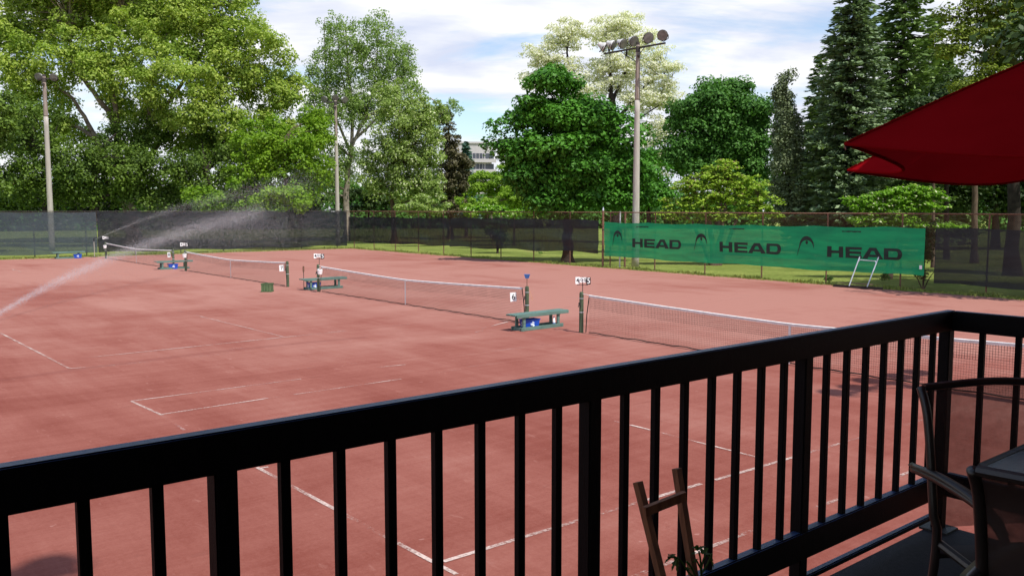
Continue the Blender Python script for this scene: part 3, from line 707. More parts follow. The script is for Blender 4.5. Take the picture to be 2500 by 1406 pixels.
def face_m(loc, rz=0.0, tilt=0.0): # text plane facing the viewer: normal along -F
    return Matrix.Translation(loc) @ Matrix.Rotation(AR + rz, 4, 'Z') @ Matrix.Rotation(tilt, 4, 'Y') @ Matrix.Rotation(math.pi / 2, 4, 'X')
NRM = C2W(0, -1, 0)
def plate(parent, name, loc, w, h, mat, rz=0.42, tilt=0.0, th=.012):
    mb = MB(); mb.box((0, 0, 0), (w, h, th)); o = mb.build(name, mat, parent); o.matrix_local = face_m(loc, rz, tilt); return o
def scoreboard(v, chars, label, zt=1.42, px_off=0.0):
    t_ = empty('score_sign', (NU, v, 0), label, 'score sign', 'score signs above the net posts')
    R = Vector((math.cos(AR), math.sin(AR), 0))
    mb = MB(); mb.tube([Vector((0, 0, 1.0)) + R * .06 - NRM * .02, Vector((0, 0, zt + .1)) + R * .06 - NRM * .02], .011, 6); mb.tube([Vector((0, 0, zt - .12)) - R * .1, Vector((0, 0, zt - .12)) + R * .2], .008, 6); mb.build('stem', M['lamp_dark'], t_)
    items = [(-.085, 0, .125, .19, False, chars[0]), (.018, .014, .095, .14, False, chars[1]), (.112, .014, .095, .14, False, chars[2]), (.212, -.012, .125, .195, True, chars[3])]
    for i, (dx, dz, w, h, inv, ch) in enumerate(items):
        loc = R * dx + Vector((0, 0, zt + dz)) + NRM * (.02 + .003 * i)
        pl = plate(t_, 'number_plate', loc, w, h, M['black'] if inv else M['card'])
        text_obj(ch, h * 1.12 if inv else h * .95, M['card'] if inv else M['black'], pl, Matrix.Translation((0, 0, .0085)), xs=.95)
scoreboard(16.97, '4005', 'score sign reading 4 0 0 5 above the nearest net post')
scoreboard(32.25, '4005', 'score sign above the post of the second nearest net, behind the bench', 1.45)
scoreboard(47.9, '4005', 'small score sign above the bench left of the third net')
scoreboard(63.1, '4001', 'smallest score sign at the farthest net post beside the sprinkler', 1.40)
def court_card(v, ch, z, label, w=.20, h=.27, tilt=-.05):
    t_ = empty('court_card', (NU - .085, v, z), label, 'sign', 'white court number cards on the nets')
    mb = MB(); mb.bevbox((0, 0, 0), (w, h, .008), .002); o = mb.build('card', M['card'], t_); o.matrix_local = face_m((0, 0, 0), .35, tilt)
    text_obj(ch, h * .82, M['black'], t_, face_m(Matrix.Rotation(.35, 3, 'Z') @ NRM * .008, .35, tilt), 'digit')
court_card(19.72, '6', .76, 'white card with number 6 tied to the second nearest net')
court_card(35.45, '7', .79, 'white card with number 7 tied to the near end of the third net')
court_card(50.0, '8', .78, 'small white card on the near end of the farthest net', .16, .28)
def bucket(v, z, label):
    mb = MB(); mb.tube([(0, 0, -.09), (0, 0, .09), (0, 0, .095), (0, 0, -.07)], [.085, .115, .10, .075], 14, False)
    mb.tube([(-.11, 0, .09), (0, 0, .17), (.11, 0, .09)], .006, 5)
    o = mb.build('bucket', M['card']); o.location = (NU - .15, v, z); tag(o, label, 'bucket', 'white buckets hung by the net posts')
bucket(31.78, .83, 'white bucket hung on the net behind the bench with the score 4005')
bucket(47.3, .83, 'white bucket hung at the left end of the third net')
bucket(62.6, .80, 'white bucket hung at the left end of the farthest net')

# ------------------------------------------------------------------ benches and bins
bench0 = None
def bench(u0, v, label, rz=0.0, scale=1.0):
    global bench0
    if bench0 is None:
        t_ = empty('bench', (0, 0, 0), label, 'bench', 'green wooden benches between the courts')
        for yy in (-.10, .10):
            mb = MB(); mb.bevbox((0, yy, .445), (2.05, .185, .042), .006); mb.build('seat_plank', M['bench_green'], t_)
        mb = MB(); mb.bevbox((0.02, -.208, .415), (2.0, .03, .085), .004); mb.build('seat_skirt', M['bench_green'], t_)
        for xx in (-.66, .66):
            for yy in (-.15, .15):
                mb = MB(); mb.bevbox((xx, yy, .205), (.09, .05, .41), .004); mb.build('leg', M['bench_green'], t_)
            mb = MB(); mb.bevbox((xx * 1.02, 0, .395), (.05, .44, .055), .004); mb.build('cross_piece', M['bench_green'], t_)
            mb = MB(); mb.bevbox((xx + (.08 if xx > 0 else -.08), 0, .045), (.06, .46, .09), .004); mb.build('foot', M['bench_green'], t_)
        for yy in (-.20, .20):
            mb = MB(); mb.bevbox((0, yy, .052), (1.62, .04, .10), .004); mb.build('bottom_board', M['bench_green'], t_)
        bench0 = t_; t_.location = (u0, v, 0); t_.rotation_euler = (0, 0, rz); return t_
    return dup(bench0, (u0, v, 0), rz, label)
bench(16.12, 18.35, 'nearest green bench with blue bin and bottle beneath', R_(2))
bench(17.2, 33.25, 'green bench with a blue bin behind the second score sign post', R_(2))
bench(16.5, 49.7, 'green bench with blue bin between the two farthest nets', R_(2))
bench(14.5, 64.75, 'farthest green bench with a blue bin against the grey screen', R_(1))
bin0 = None
def bin_(loc, rz, label):
    global bin0
    if bin0 is None:
        t_ = empty('recycling_bin', loc, label, 'bin', 'blue recycling bins under the benches', rz)
        w, d_, h = .25, .145, .29
        out = [(-w, -d_), (w, -d_), (w, d_), (-w, d_)]
        V_ = []; F_ = []
        for k, (sc, z) in enumerate(((.84, 0), (1.0, h - .03), (1.07, h - .03), (1.07, h), (.97, h), (.82, .02))):
            V_ += [(x * sc, y * sc, z) for x, y in out]
        for k in range(5):
            for j in range(4): F_.append((k * 4 + j, k * 4 + (j + 1) % 4, k * 4 + 4 + (j + 1) % 4, k * 4 + 4 + j))
        F_.append((3, 2, 1, 0)); F_.append((20, 21, 22, 23))
        mesh_obj('bin_body', V_, F_, M['bin'], t_)
        for face in (0, 1):
            mb = MB(); cxs = []
            for k in range(3):
                a = k * 2.094 + .5
                pts = [(.06 * math.cos(a + s), .06 * math.sin(a + s)) for s in (0, .5, 1.0, 1.4)]
                if face == 0: mb.tube([(x, -d_ * .935 - .006, .15 + y) for x, y in pts], [.017, .015, .02, .006], 5)
                else: mb.tube([(-w * .935 - .006, x, .15 + y) for x, y in pts], [.017, .015, .02, .006], 5)
            if face == 0: mb.tube([(0, -d_ * .93 - .004, .15), (0, -d_ * .93 - .012, .15)], .04, 8)
            else: mb.tube([(-w * .93 - .004, 0, .15), (-w * .93 - .012, 0, .15)], .04, 8)
            mb.build('emblem', M['emblem'], t_)
        bin0 = t_; return t_
    return dup(bin0, loc, rz, label)
bin_((15.82, 18.35, .003), R_(-3), 'blue bin with white emblem under the nearest bench')
bin_((16.75, 33.25, .003), R_(-2), 'blue bin under the bench behind the second nearest net post')
bin_((16.42, 49.6, .003), R_(-2), 'blue bin under the bench between the two farthest nets')
bin_((15.05, 64.65, .003), R_(-2), 'blue bin under the right end of the farthest bench')
# bottle
bt = empty('bottle', (16.62, 18.22, .003), 'clear bottle with a dark label standing under the nearest bench', 'bottle')
mb = MB(); mb.tube([(0, 0, 0), (0, 0, .17), (0, 0, .22), (0, 0, .27)], [.04, .042, .03, .014], 12); mb.build('bottle_body', M['card'], bt, True)
mb = MB(); mb.tube([(0, 0, .27), (0, 0, .295)], .017, 10); mb.build('cap', M['bin'], bt)
mb = MB(); mb.tube([(0, 0, .06), (0, 0, .13)], .044, 12, False); mb.build('bottle_label', M['pale_blue'], bt)
# line brush on the post near the 6
lb = empty('dustpan', (NU, 19.2, 1.1), 'small blue dustpan on a thin stick above the net post near the bench', 'dustpan')
mb = MB(); mb.tube([(0, 0, -.2), (0, 0, .24)], .011, 6); mb.build('stick', M['rust'], lb)
R3 = Matrix.Rotation(AR, 3, 'Z')
V_ = [R3 @ Vector(p) for p in ((-.05, -.03, .24), (.05, -.03, .24), (.05, .03, .24), (-.05, .03, .24), (-.09, -.05, .36), (.09, -.05, .36), (.09, .05, .36), (-.09, .05, .36))]
mesh_obj('pan', V_, [(3, 2, 1, 0), (4, 5, 6, 7), (0, 1, 5, 4), (1, 2, 6, 5), (2, 3, 7, 6), (3, 0, 4, 7)], M['pale_blue'], lb)
mb = MB()
for k, (a, b_) in enumerate((((.08, .99), (.17, .72)), ((.075, .95), (.125, .70)))):
    R = Vector((math.cos(AR), math.sin(AR), 0))
    mb.beam(R * a[0] + Vector((0, -.03 * k, a[1])), R * b_[0] + Vector((0, -.03 * k, b_[1])), .07, .03)
o = mb.build('cloth', M['cloth_pink']); o.location = (NU, 19.2, 0); tag(o, 'pinkish cloth hanging from the green net post by the bench', 'cloth')
# thin rod with a dark top
rd = empty('marker_rod', tuple(gnd(742, 706)), 'thin rod with a dark brown top standing left of the bench', 'rod')
mb = MB(); mb.tube([(0, 0, 0), (0, 0, .75)], .014, 6); mb.build('rod', M['cord'], rd)
mb = MB(); mb.tube([(0, 0, .72), (0, 0, .74), (0, 0, .95), (0, 0, .97)], [.02, .038, .038, .02], 10); mb.build('grip', M['rust'], rd)
# crate
cr = empty('ball_crate', tuple(gnd(653, 712)), 'small green crate on the clay near the third net', 'crate', rz=AR)
for i, (c, s) in enumerate((((0, -.19, .16), (.40, .006, .30)), ((0, .19, .16), (.40, .006, .30)), ((-.2, 0, .16), (.006, .38, .30)), ((.2, 0, .16), (.006, .38, .30)))):
    if i < 2: b0, t0 = [(-.2, c[1], .01), (.2, c[1], .01)], [(-.2, c[1], .30), (.2, c[1], .30)]
    else: b0, t0 = [(c[0], -.19, .01), (c[0], .19, .01)], [(c[0], -.19, .30), (c[0], .19, .30)]
    pane('side_panel', b0, t0, M['crate'], cr)
mb = MB()
for z_ in (.0, .30):
    mb.box((0, -.195, z_ + .02), (.42, .02, .045)); mb.box((0, .195, z_ + .02), (.42, .02, .045)); mb.box((-.205, 0, z_ + .021), (.02, .37, .045)); mb.box((.205, 0, z_ + .021), (.02, .37, .045))
mb.box((0, 0, .012), (.38, .36, .012)); mb.box((0, -.205, .17), (.06, .008, .27)); mb.box((.11, -.203, .17), (.03, .006, .27)); mb.box((-.11, -.203, .17), (.03, .006, .27))
mb.build('crate_frame', M['crate_frame'], cr)
# drag brush frame
a = gnd(2035, 700); b_ = gnd(2155, 708)
dbr = empty('drag_brush', tuple(a), 'court drag brush with an aluminium handle leaning at the fence by the banner', 'drag brush')
mb = MB(); mb.beam(Vector((0, 0, .06)), (b_ - a) + Vector((0, 0, .06)), .10, .10); mb.build('brush_bar', M['cord'], dbr)
dd = (b_ - a).normalized()
def at_plane(px, py, d): return far(px, py, d) - a
dF = 37.6
p1 = at_plane(2073, 698, 36.95); p2 = at_plane(2099, 627, 37.08); q1 = at_plane(2117, 700, 36.3); q2 = at_plane(2145, 628, 36.55)
for nm, s_, e_ in (('handle_tube', p1, p2), ('handle_tube', q1, q2)):
    mb = MB(); mb.tube([s_, e_], .024, 8); tb = mb.build(nm, M['alu'], dbr)
    mb = MB(); dv = (e_ - s_).normalized(); mb.tube([e_, e_ + dv * .09], .03, 8); mb.build('grip', M['black'], tb)
mb = MB(); i1 = p1.lerp(p2, .90); i2 = q1.lerp(q2, .86)
mb.tube([p1.lerp(p2, .82), i1.lerp(i2, .08), i1.lerp(i2, .5), i1.lerp(i2, .92), q1.lerp(q2, .78)], .02, 8); mb.build('cross_tube', M['alu'], dbr)

# ------------------------------------------------------------------ sprinklers and water
def droplets(name, P, size, label):
    N = len(P); V = np.empty((N, 4, 3), np.float32); base = np.array([(1, 1, 1), (1, -1, -1), (-1, 1, -1), (-1, -1, 1)], np.float32)
    V[:] = P[:, None, :] + base[None] * size[:, None, None] * (0.6 + 0.8 * RNG.random((N, 4, 1)))
    tri = np.array([(0, 1, 2), (0, 3, 1), (0, 2, 3), (1, 3, 2)], np.int32)
    Fx = (np.arange(N, dtype=np.int32)[:, None, None] * 4 + tri[None]).reshape(-1)
    me = bpy.data.meshes.new(name); me.vertices.add(N * 4); me.vertices.foreach_set('co', V.reshape(-1))
    me.loops.add(N * 12); me.loops.foreach_set('vertex_index', Fx)
    me.polygons.add(N * 4); me.polygons.foreach_set('loop_start', np.arange(0, N * 12, 3, dtype=np.int32)); me.polygons.foreach_set('loop_total', np.full(N * 4, 3, np.int32))
    me.materials.append(M['water']); me.update(calc_edges=True)
    o = bpy.data.objects.new(name, me); COL.objects.link(o); tag(o, label, 'water spray', kind='stuff'); return o
def jet(p0, p1, p2, n, w0, w1, s0, s1, fall=0.0, bias=1.0):
    t_ = RNG.random(n) ** bias; P = np.outer((1 - t_) ** 2, p0) + np.outer(2 * t_ * (1 - t_), p1) + np.outer(t_ ** 2, p2)
    w = w0 + (w1 - w0) * t_ ** 1.3
    P += RNG.normal(0, 1, (n, 3)) * w[:, None]
    P[:, 2] -= fall * t_ * RNG.random(n) ** 1.5
    P[:, 2] = np.maximum(P[:, 2], .03)
    return P, (s0 + (s1 - s0) * t_)
def sprinkler(loc, h, label):
    t_ = empty('sprinkler', loc, label, 'sprinkler', 'sprinklers watering the clay')
    mb = MB(); mb.tube([(0, 0, 0), (0, 0, h - .25)], .022, 8); mb.build('riser', M['concrete'], t_)
    mb = MB(); mb.tube([(0, 0, h - .25), (0, 0, h - .05)], .045, 8); mb.tube([(-.05, 0, h - .05), (.2, 0, h + .06)], .03, 8); mb.build('nozzle', M['black'], t_)
    mb = MB(); mb.tube([(-.25, 0, .01), (.25, 0, .01)], .02, 6); mb.tube([(0, -.25, .015), (0, .25, .015)], .02, 6); mb.build('stand', M['dark_pipe'], t_)
s1 = gnd(231, 628); sprinkler(tuple(s1), 1.35, 'tall sprinkler on a riser at the far fence beside the farthest net')
ps = [far(234, 584, 61.5), far(455, 478, 60), far(760, 440, 61)]
P1, S1 = jet(*[np.array(p) for p in ps], 9000, .012, .45, .004, .009, .35, .85)
P2, S2 = jet(np.array(ps[0]), np.array(far(500, 470, 60)), np.array(far(800, 450, 60)), 12000, .3, 1.0, .004, .0055, 3.5, .45)
droplets('water_spray', np.concatenate([P1, P2]), np.concatenate([S1, S2]), 'thin rising jet of water from the far sprinkler over the black screen')
pa = far(-90, 822, 23.5); pb = far(235, 600, 36); pc = far(640, 512, 55)
sprinkler((pa.x, pa.y, 0), .62, 'near sprinkler left of the view throwing a long jet over the courts')
P3, S3 = jet(np.array(pa), np.array(far(205, 612, 35)), np.array(pc), 22000, .03, .30, .0050, .0076, .25, .8)
P4, S4 = jet(np.array(pa), np.array(far(235, 590, 38)), np.array(far(700, 500, 55)), 18000, .25, 1.0, .004, .0055, 2.6, .4)
P5 = np.array(far(560, 560, 54)) + RNG.normal(0, 1, (26000, 3)) * np.array([4.2, 4.2, .7]); P5[:, 2] = np.abs(P5[:, 2]) + .03
droplets('water_spray', np.concatenate([P3, P4, P5]), np.concatenate([S3, S4, np.full(26000, .0055)]), 'long diagonal water jet crossing the left courts and turning to mist')

# ------------------------------------------------------------------ trees
def lobe_world(l, d0):
    px, py, rx, ry = l[:4]; dd = l[4] if len(l) > 4 else 0.0; d = d0 + dd
    c = far(px, py, d); return c, rx / 2139 * d, ry / 2139 * d
def cluster_points(lobes, d0, n, shell=2.4):
    W = []; LW = [lobe_world(l, d0) for l in lobes]
    for c, rx, rz in LW: W.append(rx * rx * rz)
    W = np.array(W) ** .8; W /= W.sum()
    idx = RNG.choice(len(LW), n, p=W)
    D = unit(RNG.normal(0, 1, (n, 3))); r = RNG.random(n) ** (1 / shell)
    P = np.empty((n, 3)); O = np.empty((n, 3))
    Rx = np.array(C2W(1, 0, 0)); Fx = np.array(C2W(0, 1, 0))
    for i in range(n):
        c, rx, rz = LW[idx[i]]
        x, y, z = D[i] * r[i]
        P[i] = np.array(c) + Rx * x * rx + Fx * y * min(rx, rz * 1.1) * .9 + np.array([0, 0, z * rz]); O[i] = D[i]
    return P
def foliage(name, P, per, cr, flat, ls, mat, parent, up=.55, asp=.62, droop=0.0, shell=(.45, 1.0)):
    n = len(P); N = n * per
    crr = np.repeat(cr * (0.65 + .7 * RNG.random(n)), per)
    D = unit(RNG.normal(0, 1, (N, 3))); flip = (D[:, 2] < -.1) & (RNG.random(N) < .5); D[:, 2] = np.where(flip, -D[:, 2], D[:, 2])
    r = shell[0] + (shell[1] - shell[0]) * RNG.random(N) ** .7
    C = np.repeat(P, per, 0)
    pos = C + D * (r * crr)[:, None] * np.array([1, 1, flat])
    # uneven edge of each clump
    ph = np.repeat(RNG.random(n) * 6.28, per); pos += (np.sin(D[:, :1] * 5 + ph[:, None]) * .18 * crr[:, None]) * D
    if droop: pos[:, 2] -= droop * (np.abs(D[:, 0]) + np.abs(D[:, 1])) * crr
    nr = unit(D * .7 + np.array([0, 0, up]) + RNG.normal(0, .55, (N, 3)))
    tmp = unit(RNG.normal(0, 1, (N, 3))); A = unit(np.cross(nr, tmp)); B = np.cross(nr, A)
    s = (ls * (.6 + .8 * RNG.random(N)))[:, None] * .5
    pos[:, 2] = np.maximum(pos[:, 2], .1)
    base = np.array(parent.location)
    return quads(name, (pos - base).astype(np.float32), (A * s).astype(np.float32), (B * s * asp).astype(np.float32), mat, parent)
def limbs_mesh(parent, limbs, P, d0, bark, r_tw=.05, take=60, low=False):
    """limbs: list of (polyline of (px,py[,dd]), r0, r1); twigs run from the nearest limb node to clusters"""
    mb = MB(); nodes = []; base = Vector(parent.location)
    for pts, r0, r1 in limbs:
        W = [far(p[0], p[1], d0 + (p[2] if len(p) > 2 else 0)) for p in pts]
        if W[0].z < 1.5: W[0].z = -.1
        fine = []
        for i in range(len(W) - 1):
            for k in range(4): 
                q = W[i].lerp(W[i + 1], k / 4)
                q += Vector((random.uniform(-1, 1), random.uniform(-1, 1), 0)) * r0 * .22 if (i or k) else Vector((0, 0, 0)); fine.append(q)
        fine.append(W[-1]); m_ = len(fine)
        rad = [r0 + (r1 - r0) * i / (m_ - 1) for i in range(m_)]
        if W[0].z < 1.5: rad[0] *= 1.45
        mb.tube([q - base for q in fine], rad, 9, False)
        nodes += [(q, rad[i]) for i, q in enumerate(fine) if i > 2]
    if len(P) and nodes:
        sel = RNG.choice(len(P), min(take, len(P)), replace=False)
        NP = np.array([tuple(q) for q, _ in nodes])
        for i in sel:
            c = P[i]; w = np.linalg.norm((NP - c) * np.array([1, 1, 1]), axis=1) + np.where(NP[:, 2] > c[2] + .5, 6.0, 0)
            j = int(np.argmin(w)); q, rq = nodes[j]; c = Vector(c)
            dv = c - q; mid = q + dv * .5 + Vector((random.uniform(-.1, .1), random.uniform(-.1, .1), .08)) * dv.length
            r0 = min(rq * .6, r_tw * (1 + dv.length * .25))
            mb.tube([q - base, q.lerp(mid, .5) + Vector((0, 0, .03 * dv.length)) - base, mid - base, mid.lerp(c, .55) - base, c - base], [r0, r0 * .8, r0 * .6, r0 * .45, r0 * .2], 5, False)
    return mb.build('trunk', bark, parent, True)
def broad(name, label, d, base_px, lobes, n, per, cr, ls, leaf, bark, limbs, flat=.6, take=60, shell=2.4, r_tw=.05, up=.55, cat='tree', group=None, base_d=None, droop=0.0, extra=None, lsh=(.45, 1.0)):
    b0 = far(base_px, 510, d); t_ = empty(name, (b0.x, b0.y, 0), label, cat, group)
    P = cluster_points(lobes, d, n, shell)
    foliage('crown', P, per, cr, flat, ls, leaf, t_, up, droop=droop, shell=lsh)
    if extra is not None: extra(t_, P)
    limbs_mesh(t_, limbs, P, d, bark, r_tw, take)
    return t_

# big plane tree, left
TL = [([(326, 560), (316, 500), (302, 440), (286, 380)], .72, .46),
      ([(300, 452), (262, 390), (236, 340), (215, 300), (178, 240), (120, 200)], .34, .1),
      ([(287, 395), (285, 320), (262, 270), (215, 210), (175, 150), (170, 60)], .36, .1),
      ([(286, 385), (288, 300), (276, 230), (268, 140), (300, 20)], .34, .1),
      ([(312, 480), (345, 420), (362, 330), (366, 240), (392, 130), (430, 20)], .36, .1),
      ([(345, 425), (372, 370), (430, 310), (520, 260), (600, 220)], .28, .08),
      ([(300, 430), (320, 360), (420, 240), (500, 120), (520, 20)], .27, .08),
      ([(236, 340), (190, 310), (120, 300), (40, 330)], .22, .06),
      ([(300, 440), (220, 400), (130, 400), (30, 420)], .2, .06),
      ([(320, 470), (430, 400), (560, 380), (660, 340)], .2, .05)]
broad('plane_tree', 'huge spreading plane tree with pale limbs filling the left of the sky', 84, 320,
      [(30, 90, 130, 90), (150, 60, 140, 90, 2), (230, 150, 120, 80, -2), (400, 60, 150, 90), (540, 60, 110, 100), (600, 130, 80, 90, -2), (660, 200, 80, 75), (440, 190, 130, 80, -4), (300, 20, 200, 70, 6), (90, 190, 110, 60), (40, 260, 60, 60), (340, 240, 110, 60, 3),
       (540, 280, 130, 70, -3), (400, 300, 120, 50), (660, 290, 90, 75), (720, 240, 50, 60), (745, 330, 40, 60), (60, 350, 90, 40, 4), (130, 300, 60, 30), (170, 250, 60, 40, 4), (210, 340, 70, 35, 4), (30, 170, 70, 60, -3), (180, -60, 260, 80), (480, -60, 180, 80), (600, 380, 120, 50), (500, 370, 90, 45, 3), (560, 180, 90, 80)],
      860, 290, 1.2, .27, M['lf_plane'], M['bark_plane'], TL, .74, 260, 2.0, .04, .6)
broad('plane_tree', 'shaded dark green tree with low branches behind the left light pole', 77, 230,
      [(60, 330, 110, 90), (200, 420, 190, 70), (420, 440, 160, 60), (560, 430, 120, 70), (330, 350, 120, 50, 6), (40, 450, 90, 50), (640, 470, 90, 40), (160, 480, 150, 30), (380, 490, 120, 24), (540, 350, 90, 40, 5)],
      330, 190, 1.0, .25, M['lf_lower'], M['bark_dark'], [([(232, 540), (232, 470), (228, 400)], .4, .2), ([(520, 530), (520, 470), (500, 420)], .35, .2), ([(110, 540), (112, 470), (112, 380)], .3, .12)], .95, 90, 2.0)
broad('maple_tree', 'bright green tree right of the big plane tree above the black screen', 74, 700,
      [(690, 370, 100, 55), (640, 340, 70, 50, 2), (740, 420, 70, 70), (610, 440, 80, 60), (690, 480, 110, 40, -2), (560, 490, 110, 28), (760, 320, 50, 60, 3)],
      230, 170, .75, .24, M['lf_maple_light'], M['bark'], [([(702, 530), (700, 470), (694, 400), (690, 350)], .25, .08)], .8, 60, 2.1)
broad('tree', 'darker tree cut by the left edge of the photo', 66, -40, [(-50, 290, 70, 90), (-30, 380, 60, 60), (10, 310, 36, 55), (-40, 460, 70, 60)],
      60, 150, .9, .26, M['lf_lower'], M['bark_dark'], [([(-40, 560), (-40, 480), (-40, 330)], .3, .1)], .6, 20)
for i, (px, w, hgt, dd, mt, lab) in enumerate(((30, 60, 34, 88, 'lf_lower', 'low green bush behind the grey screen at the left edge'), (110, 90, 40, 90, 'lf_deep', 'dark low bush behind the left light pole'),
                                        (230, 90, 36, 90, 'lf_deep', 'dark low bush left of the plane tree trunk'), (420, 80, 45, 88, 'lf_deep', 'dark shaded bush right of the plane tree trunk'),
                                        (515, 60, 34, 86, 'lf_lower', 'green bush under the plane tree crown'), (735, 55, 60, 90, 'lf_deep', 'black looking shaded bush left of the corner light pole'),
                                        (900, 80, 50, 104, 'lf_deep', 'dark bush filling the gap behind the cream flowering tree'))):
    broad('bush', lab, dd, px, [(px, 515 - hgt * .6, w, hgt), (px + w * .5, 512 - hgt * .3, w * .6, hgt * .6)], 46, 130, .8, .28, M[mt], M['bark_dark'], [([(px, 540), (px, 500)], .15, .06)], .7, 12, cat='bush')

# sparse upright tree
broad('sparse_tree', 'tall sparse tree with thin pale upright branches behind the corner light pole', 92, 845,
      [(880, 130, 110, 85), (800, 190, 60, 80), (950, 180, 75, 85), (808, 80, 35, 55), (925, 75, 36, 45), (985, 130, 30, 60), (1005, 210, 36, 60), (870, 260, 130, 70), (775, 300, 45, 80), (840, 400, 80, 60), (780, 450, 60, 60), (1105, 265, 28, 25), (1050, 270, 25, 20), (760, 190, 25, 50)],
      1150, 46, .52, .20, M['lf_sparse'], M['bark_pale'],
      [([(845, 560), (846, 480), (850, 420), (858, 360)], .36, .26), ([(858, 360), (862, 280), (850, 180), (845, 90), (840, 60)], .2, .03), ([(858, 360), (890, 290), (915, 200), (925, 70)], .18, .03),
       ([(858, 350), (930, 280), (975, 200), (1000, 130)], .16, .03), ([(856, 370), (820, 290), (795, 200), (792, 50)], .16, .03), ([(852, 380), (800, 330), (765, 250), (752, 170)], .14, .03), ([(890, 290), (960, 250), (1050, 240), (1110, 280)], .12, .03), ([(850, 420), (800, 390), (780, 330)], .12, .04),
       ([(850, 250), (830, 160), (820, 40)], .1, .02), ([(905, 240), (950, 160), (960, 60)], .1, .02)],
      1.3, 420, 1.8, .022, .3)
broad('flowering_tree', 'cream and pale green flowering tree between the sparse tree and the pine', 84, 975,
      [(960, 250, 60, 55), (990, 310, 85, 70), (1030, 290, 60, 50), (960, 380, 80, 60), (1040, 390, 50, 60), (1000, 460, 80, 45), (1050, 470, 40, 40), (930, 440, 50, 50)],
      360, 150, .68, .21, M['lf_cream'], M['bark'], [([(962, 560), (958, 480), (965, 400), (980, 300)], .28, .08), ([(965, 400), (1020, 340), (1040, 300)], .15, .05)], .95, 80, 2.0)
broad('shrub', 'light green shrub below the flowering tree at the fence top', 78, 1050, [(1050, 500, 50, 24), (1010, 512, 45, 14)], 40, 130, .5, .2, M['lf_cream'], M['bark'], [([(1050, 560), (1050, 510)], .1, .05)], .6, 10, cat='shrub')

# conifers
def conifer(name, label, px, d, top_py, half_px, leaf, bark, base_py=520, group=None, n_wh=60, per=16, z_low=.8, taper=.85, spr=.34, droop=.25, seed=1, two_tops=None, jag=.35, cat='tree', flatn=.5, rings=10):
    b0 = far(px, 510, d); zt = far(px, top_py, d).z; R0 = half_px / 2139 * d
    t_ = empty(name, (b0.x, b0.y, 0), label, cat, group)
    mb = MB(); mb.tube([(0, 0, -.1), (0, 0, zt * .5), (0, 0, zt * .97)], [R0 * .09 + .08, R0 * .055 + .04, .03], 9); tr_ = mb.build('trunk', bark, t_)
    Ps, As, Bs = [], [], []; mbb = MB()
    for w in range(n_wh):
        f = w / (n_wh - 1); z = z_low + (zt - z_low) * f
        env = max(.02, (1 - f)) ** taper
        nb = max(4, int(rings * (.5 + env * .6)))
        for k in range(nb):
            az = RNG.random() * 6.283; Lb = R0 * env * (1 - jag + jag * 1.25 * RNG.random()) + .12
            dr = droop * (.6 + .8 * RNG.random()); D = np.array([math.cos(az), math.sin(az), 0.0])
            m_ = max(5, int(per * (Lb / R0) ** .6)); s = .12 + .88 * RNG.random(m_) ** .65
            lift = (-dr * s + .55 * dr * s ** 2.2) * Lb
            p = np.outer(s * Lb, D); p[:, 2] = z + lift + RNG.normal(0, .07, m_)
            side = np.array([-D[1], D[0], 0]); off = RNG.normal(0, .16 * Lb ** .5, m_) * (1.1 - s * .6); p += np.outer(off, side)
            a = unit(D + np.outer(np.sign(off) * .5, side) + RNG.normal(0, .25, (m_, 3)) + np.array([0, 0, -.1])); 
            nrm = unit(np.array([0, 0, 1.0]) + D * .35 + RNG.normal(0, flatn, (m_, 3))); b2 = unit(np.cross(nrm, a))
            sz = (spr * (.6 + .8 * RNG.random(m_)))[:, None]
            Ps.append(p); As.append(a * sz); Bs.append(b2 * sz * .42)
            if Lb > .9 and k % 3 == 0: mbb.tube([(0, 0, z), tuple(D * Lb * .5 + np.array([0, 0, z - dr * .35 * Lb])), tuple(D * Lb * .9 + np.array([0, 0, z - dr * .45 * Lb]))], [.05, .03, .012], 4, False)
    quads('crown', np.concatenate(Ps).astype(np.float32), np.concatenate(As).astype(np.float32), np.concatenate(Bs).astype(np.float32), leaf, t_)
    if len(mbb.v) > 900: mbb.build('branches', bark, t_)
    return t_
broad('pine_tree', 'brownish pine standing left of the apartment building', 96, 1098,
      [(1095, 330, 26, 40), (1085, 290, 20, 30), (1110, 400, 42, 40), (1095, 450, 46, 40), (1105, 500, 40, 30), (1130, 420, 20, 30)], 150, 120, .65, .26, M['lf_brown'], M['bark_dark'], [([(1100, 560), (1100, 450), (1095, 300)], .3, .06)], .55, 50)
conifer('spruce_tree', 'small blue green spruce in front of the apartment building', 1138, 105, 348, 34, M['lf_blue'], M['bark_pale'], n_wh=34, per=20, z_low=2.5, taper=.6, spr=.34, jag=.6)
broad('tree', 'bright green tree under the apartment building', 100, 1215,
      [(1190, 445, 45, 28), (1240, 430, 40, 34), (1225, 470, 60, 28), (1160, 460, 24, 22)], 90, 130, .7, .26, M['lf_bright'], M['bark_pale'], [([(1200, 560), (1200, 470)], .15, .08), ([(1225, 560), (1222, 470)], .13, .08)], .5, 20)
broad('shrub', 'yellow green shrub left of the dark maple', 80, 1265, [(1255, 480, 50, 26), (1290, 500, 40, 22), (1200, 505, 50, 20), (1140, 505, 30, 26)], 90, 130, .5, .2, M['lf_bright'], M['bark'], [([(1255, 560), (1255, 490)], .1, .05)], .55, 14, cat='shrub')
broad('shrub', 'shrub with flat cream flower heads above the black screen', 74, 1190, [(1185, 512, 45, 12), (1240, 520, 40, 10)], 46, 90, .42, .2, M['lf_viburnum'], M['bark'], [([(1190, 560), (1190, 515)], .08, .04)], .35, 10, cat='shrub', up=.9)

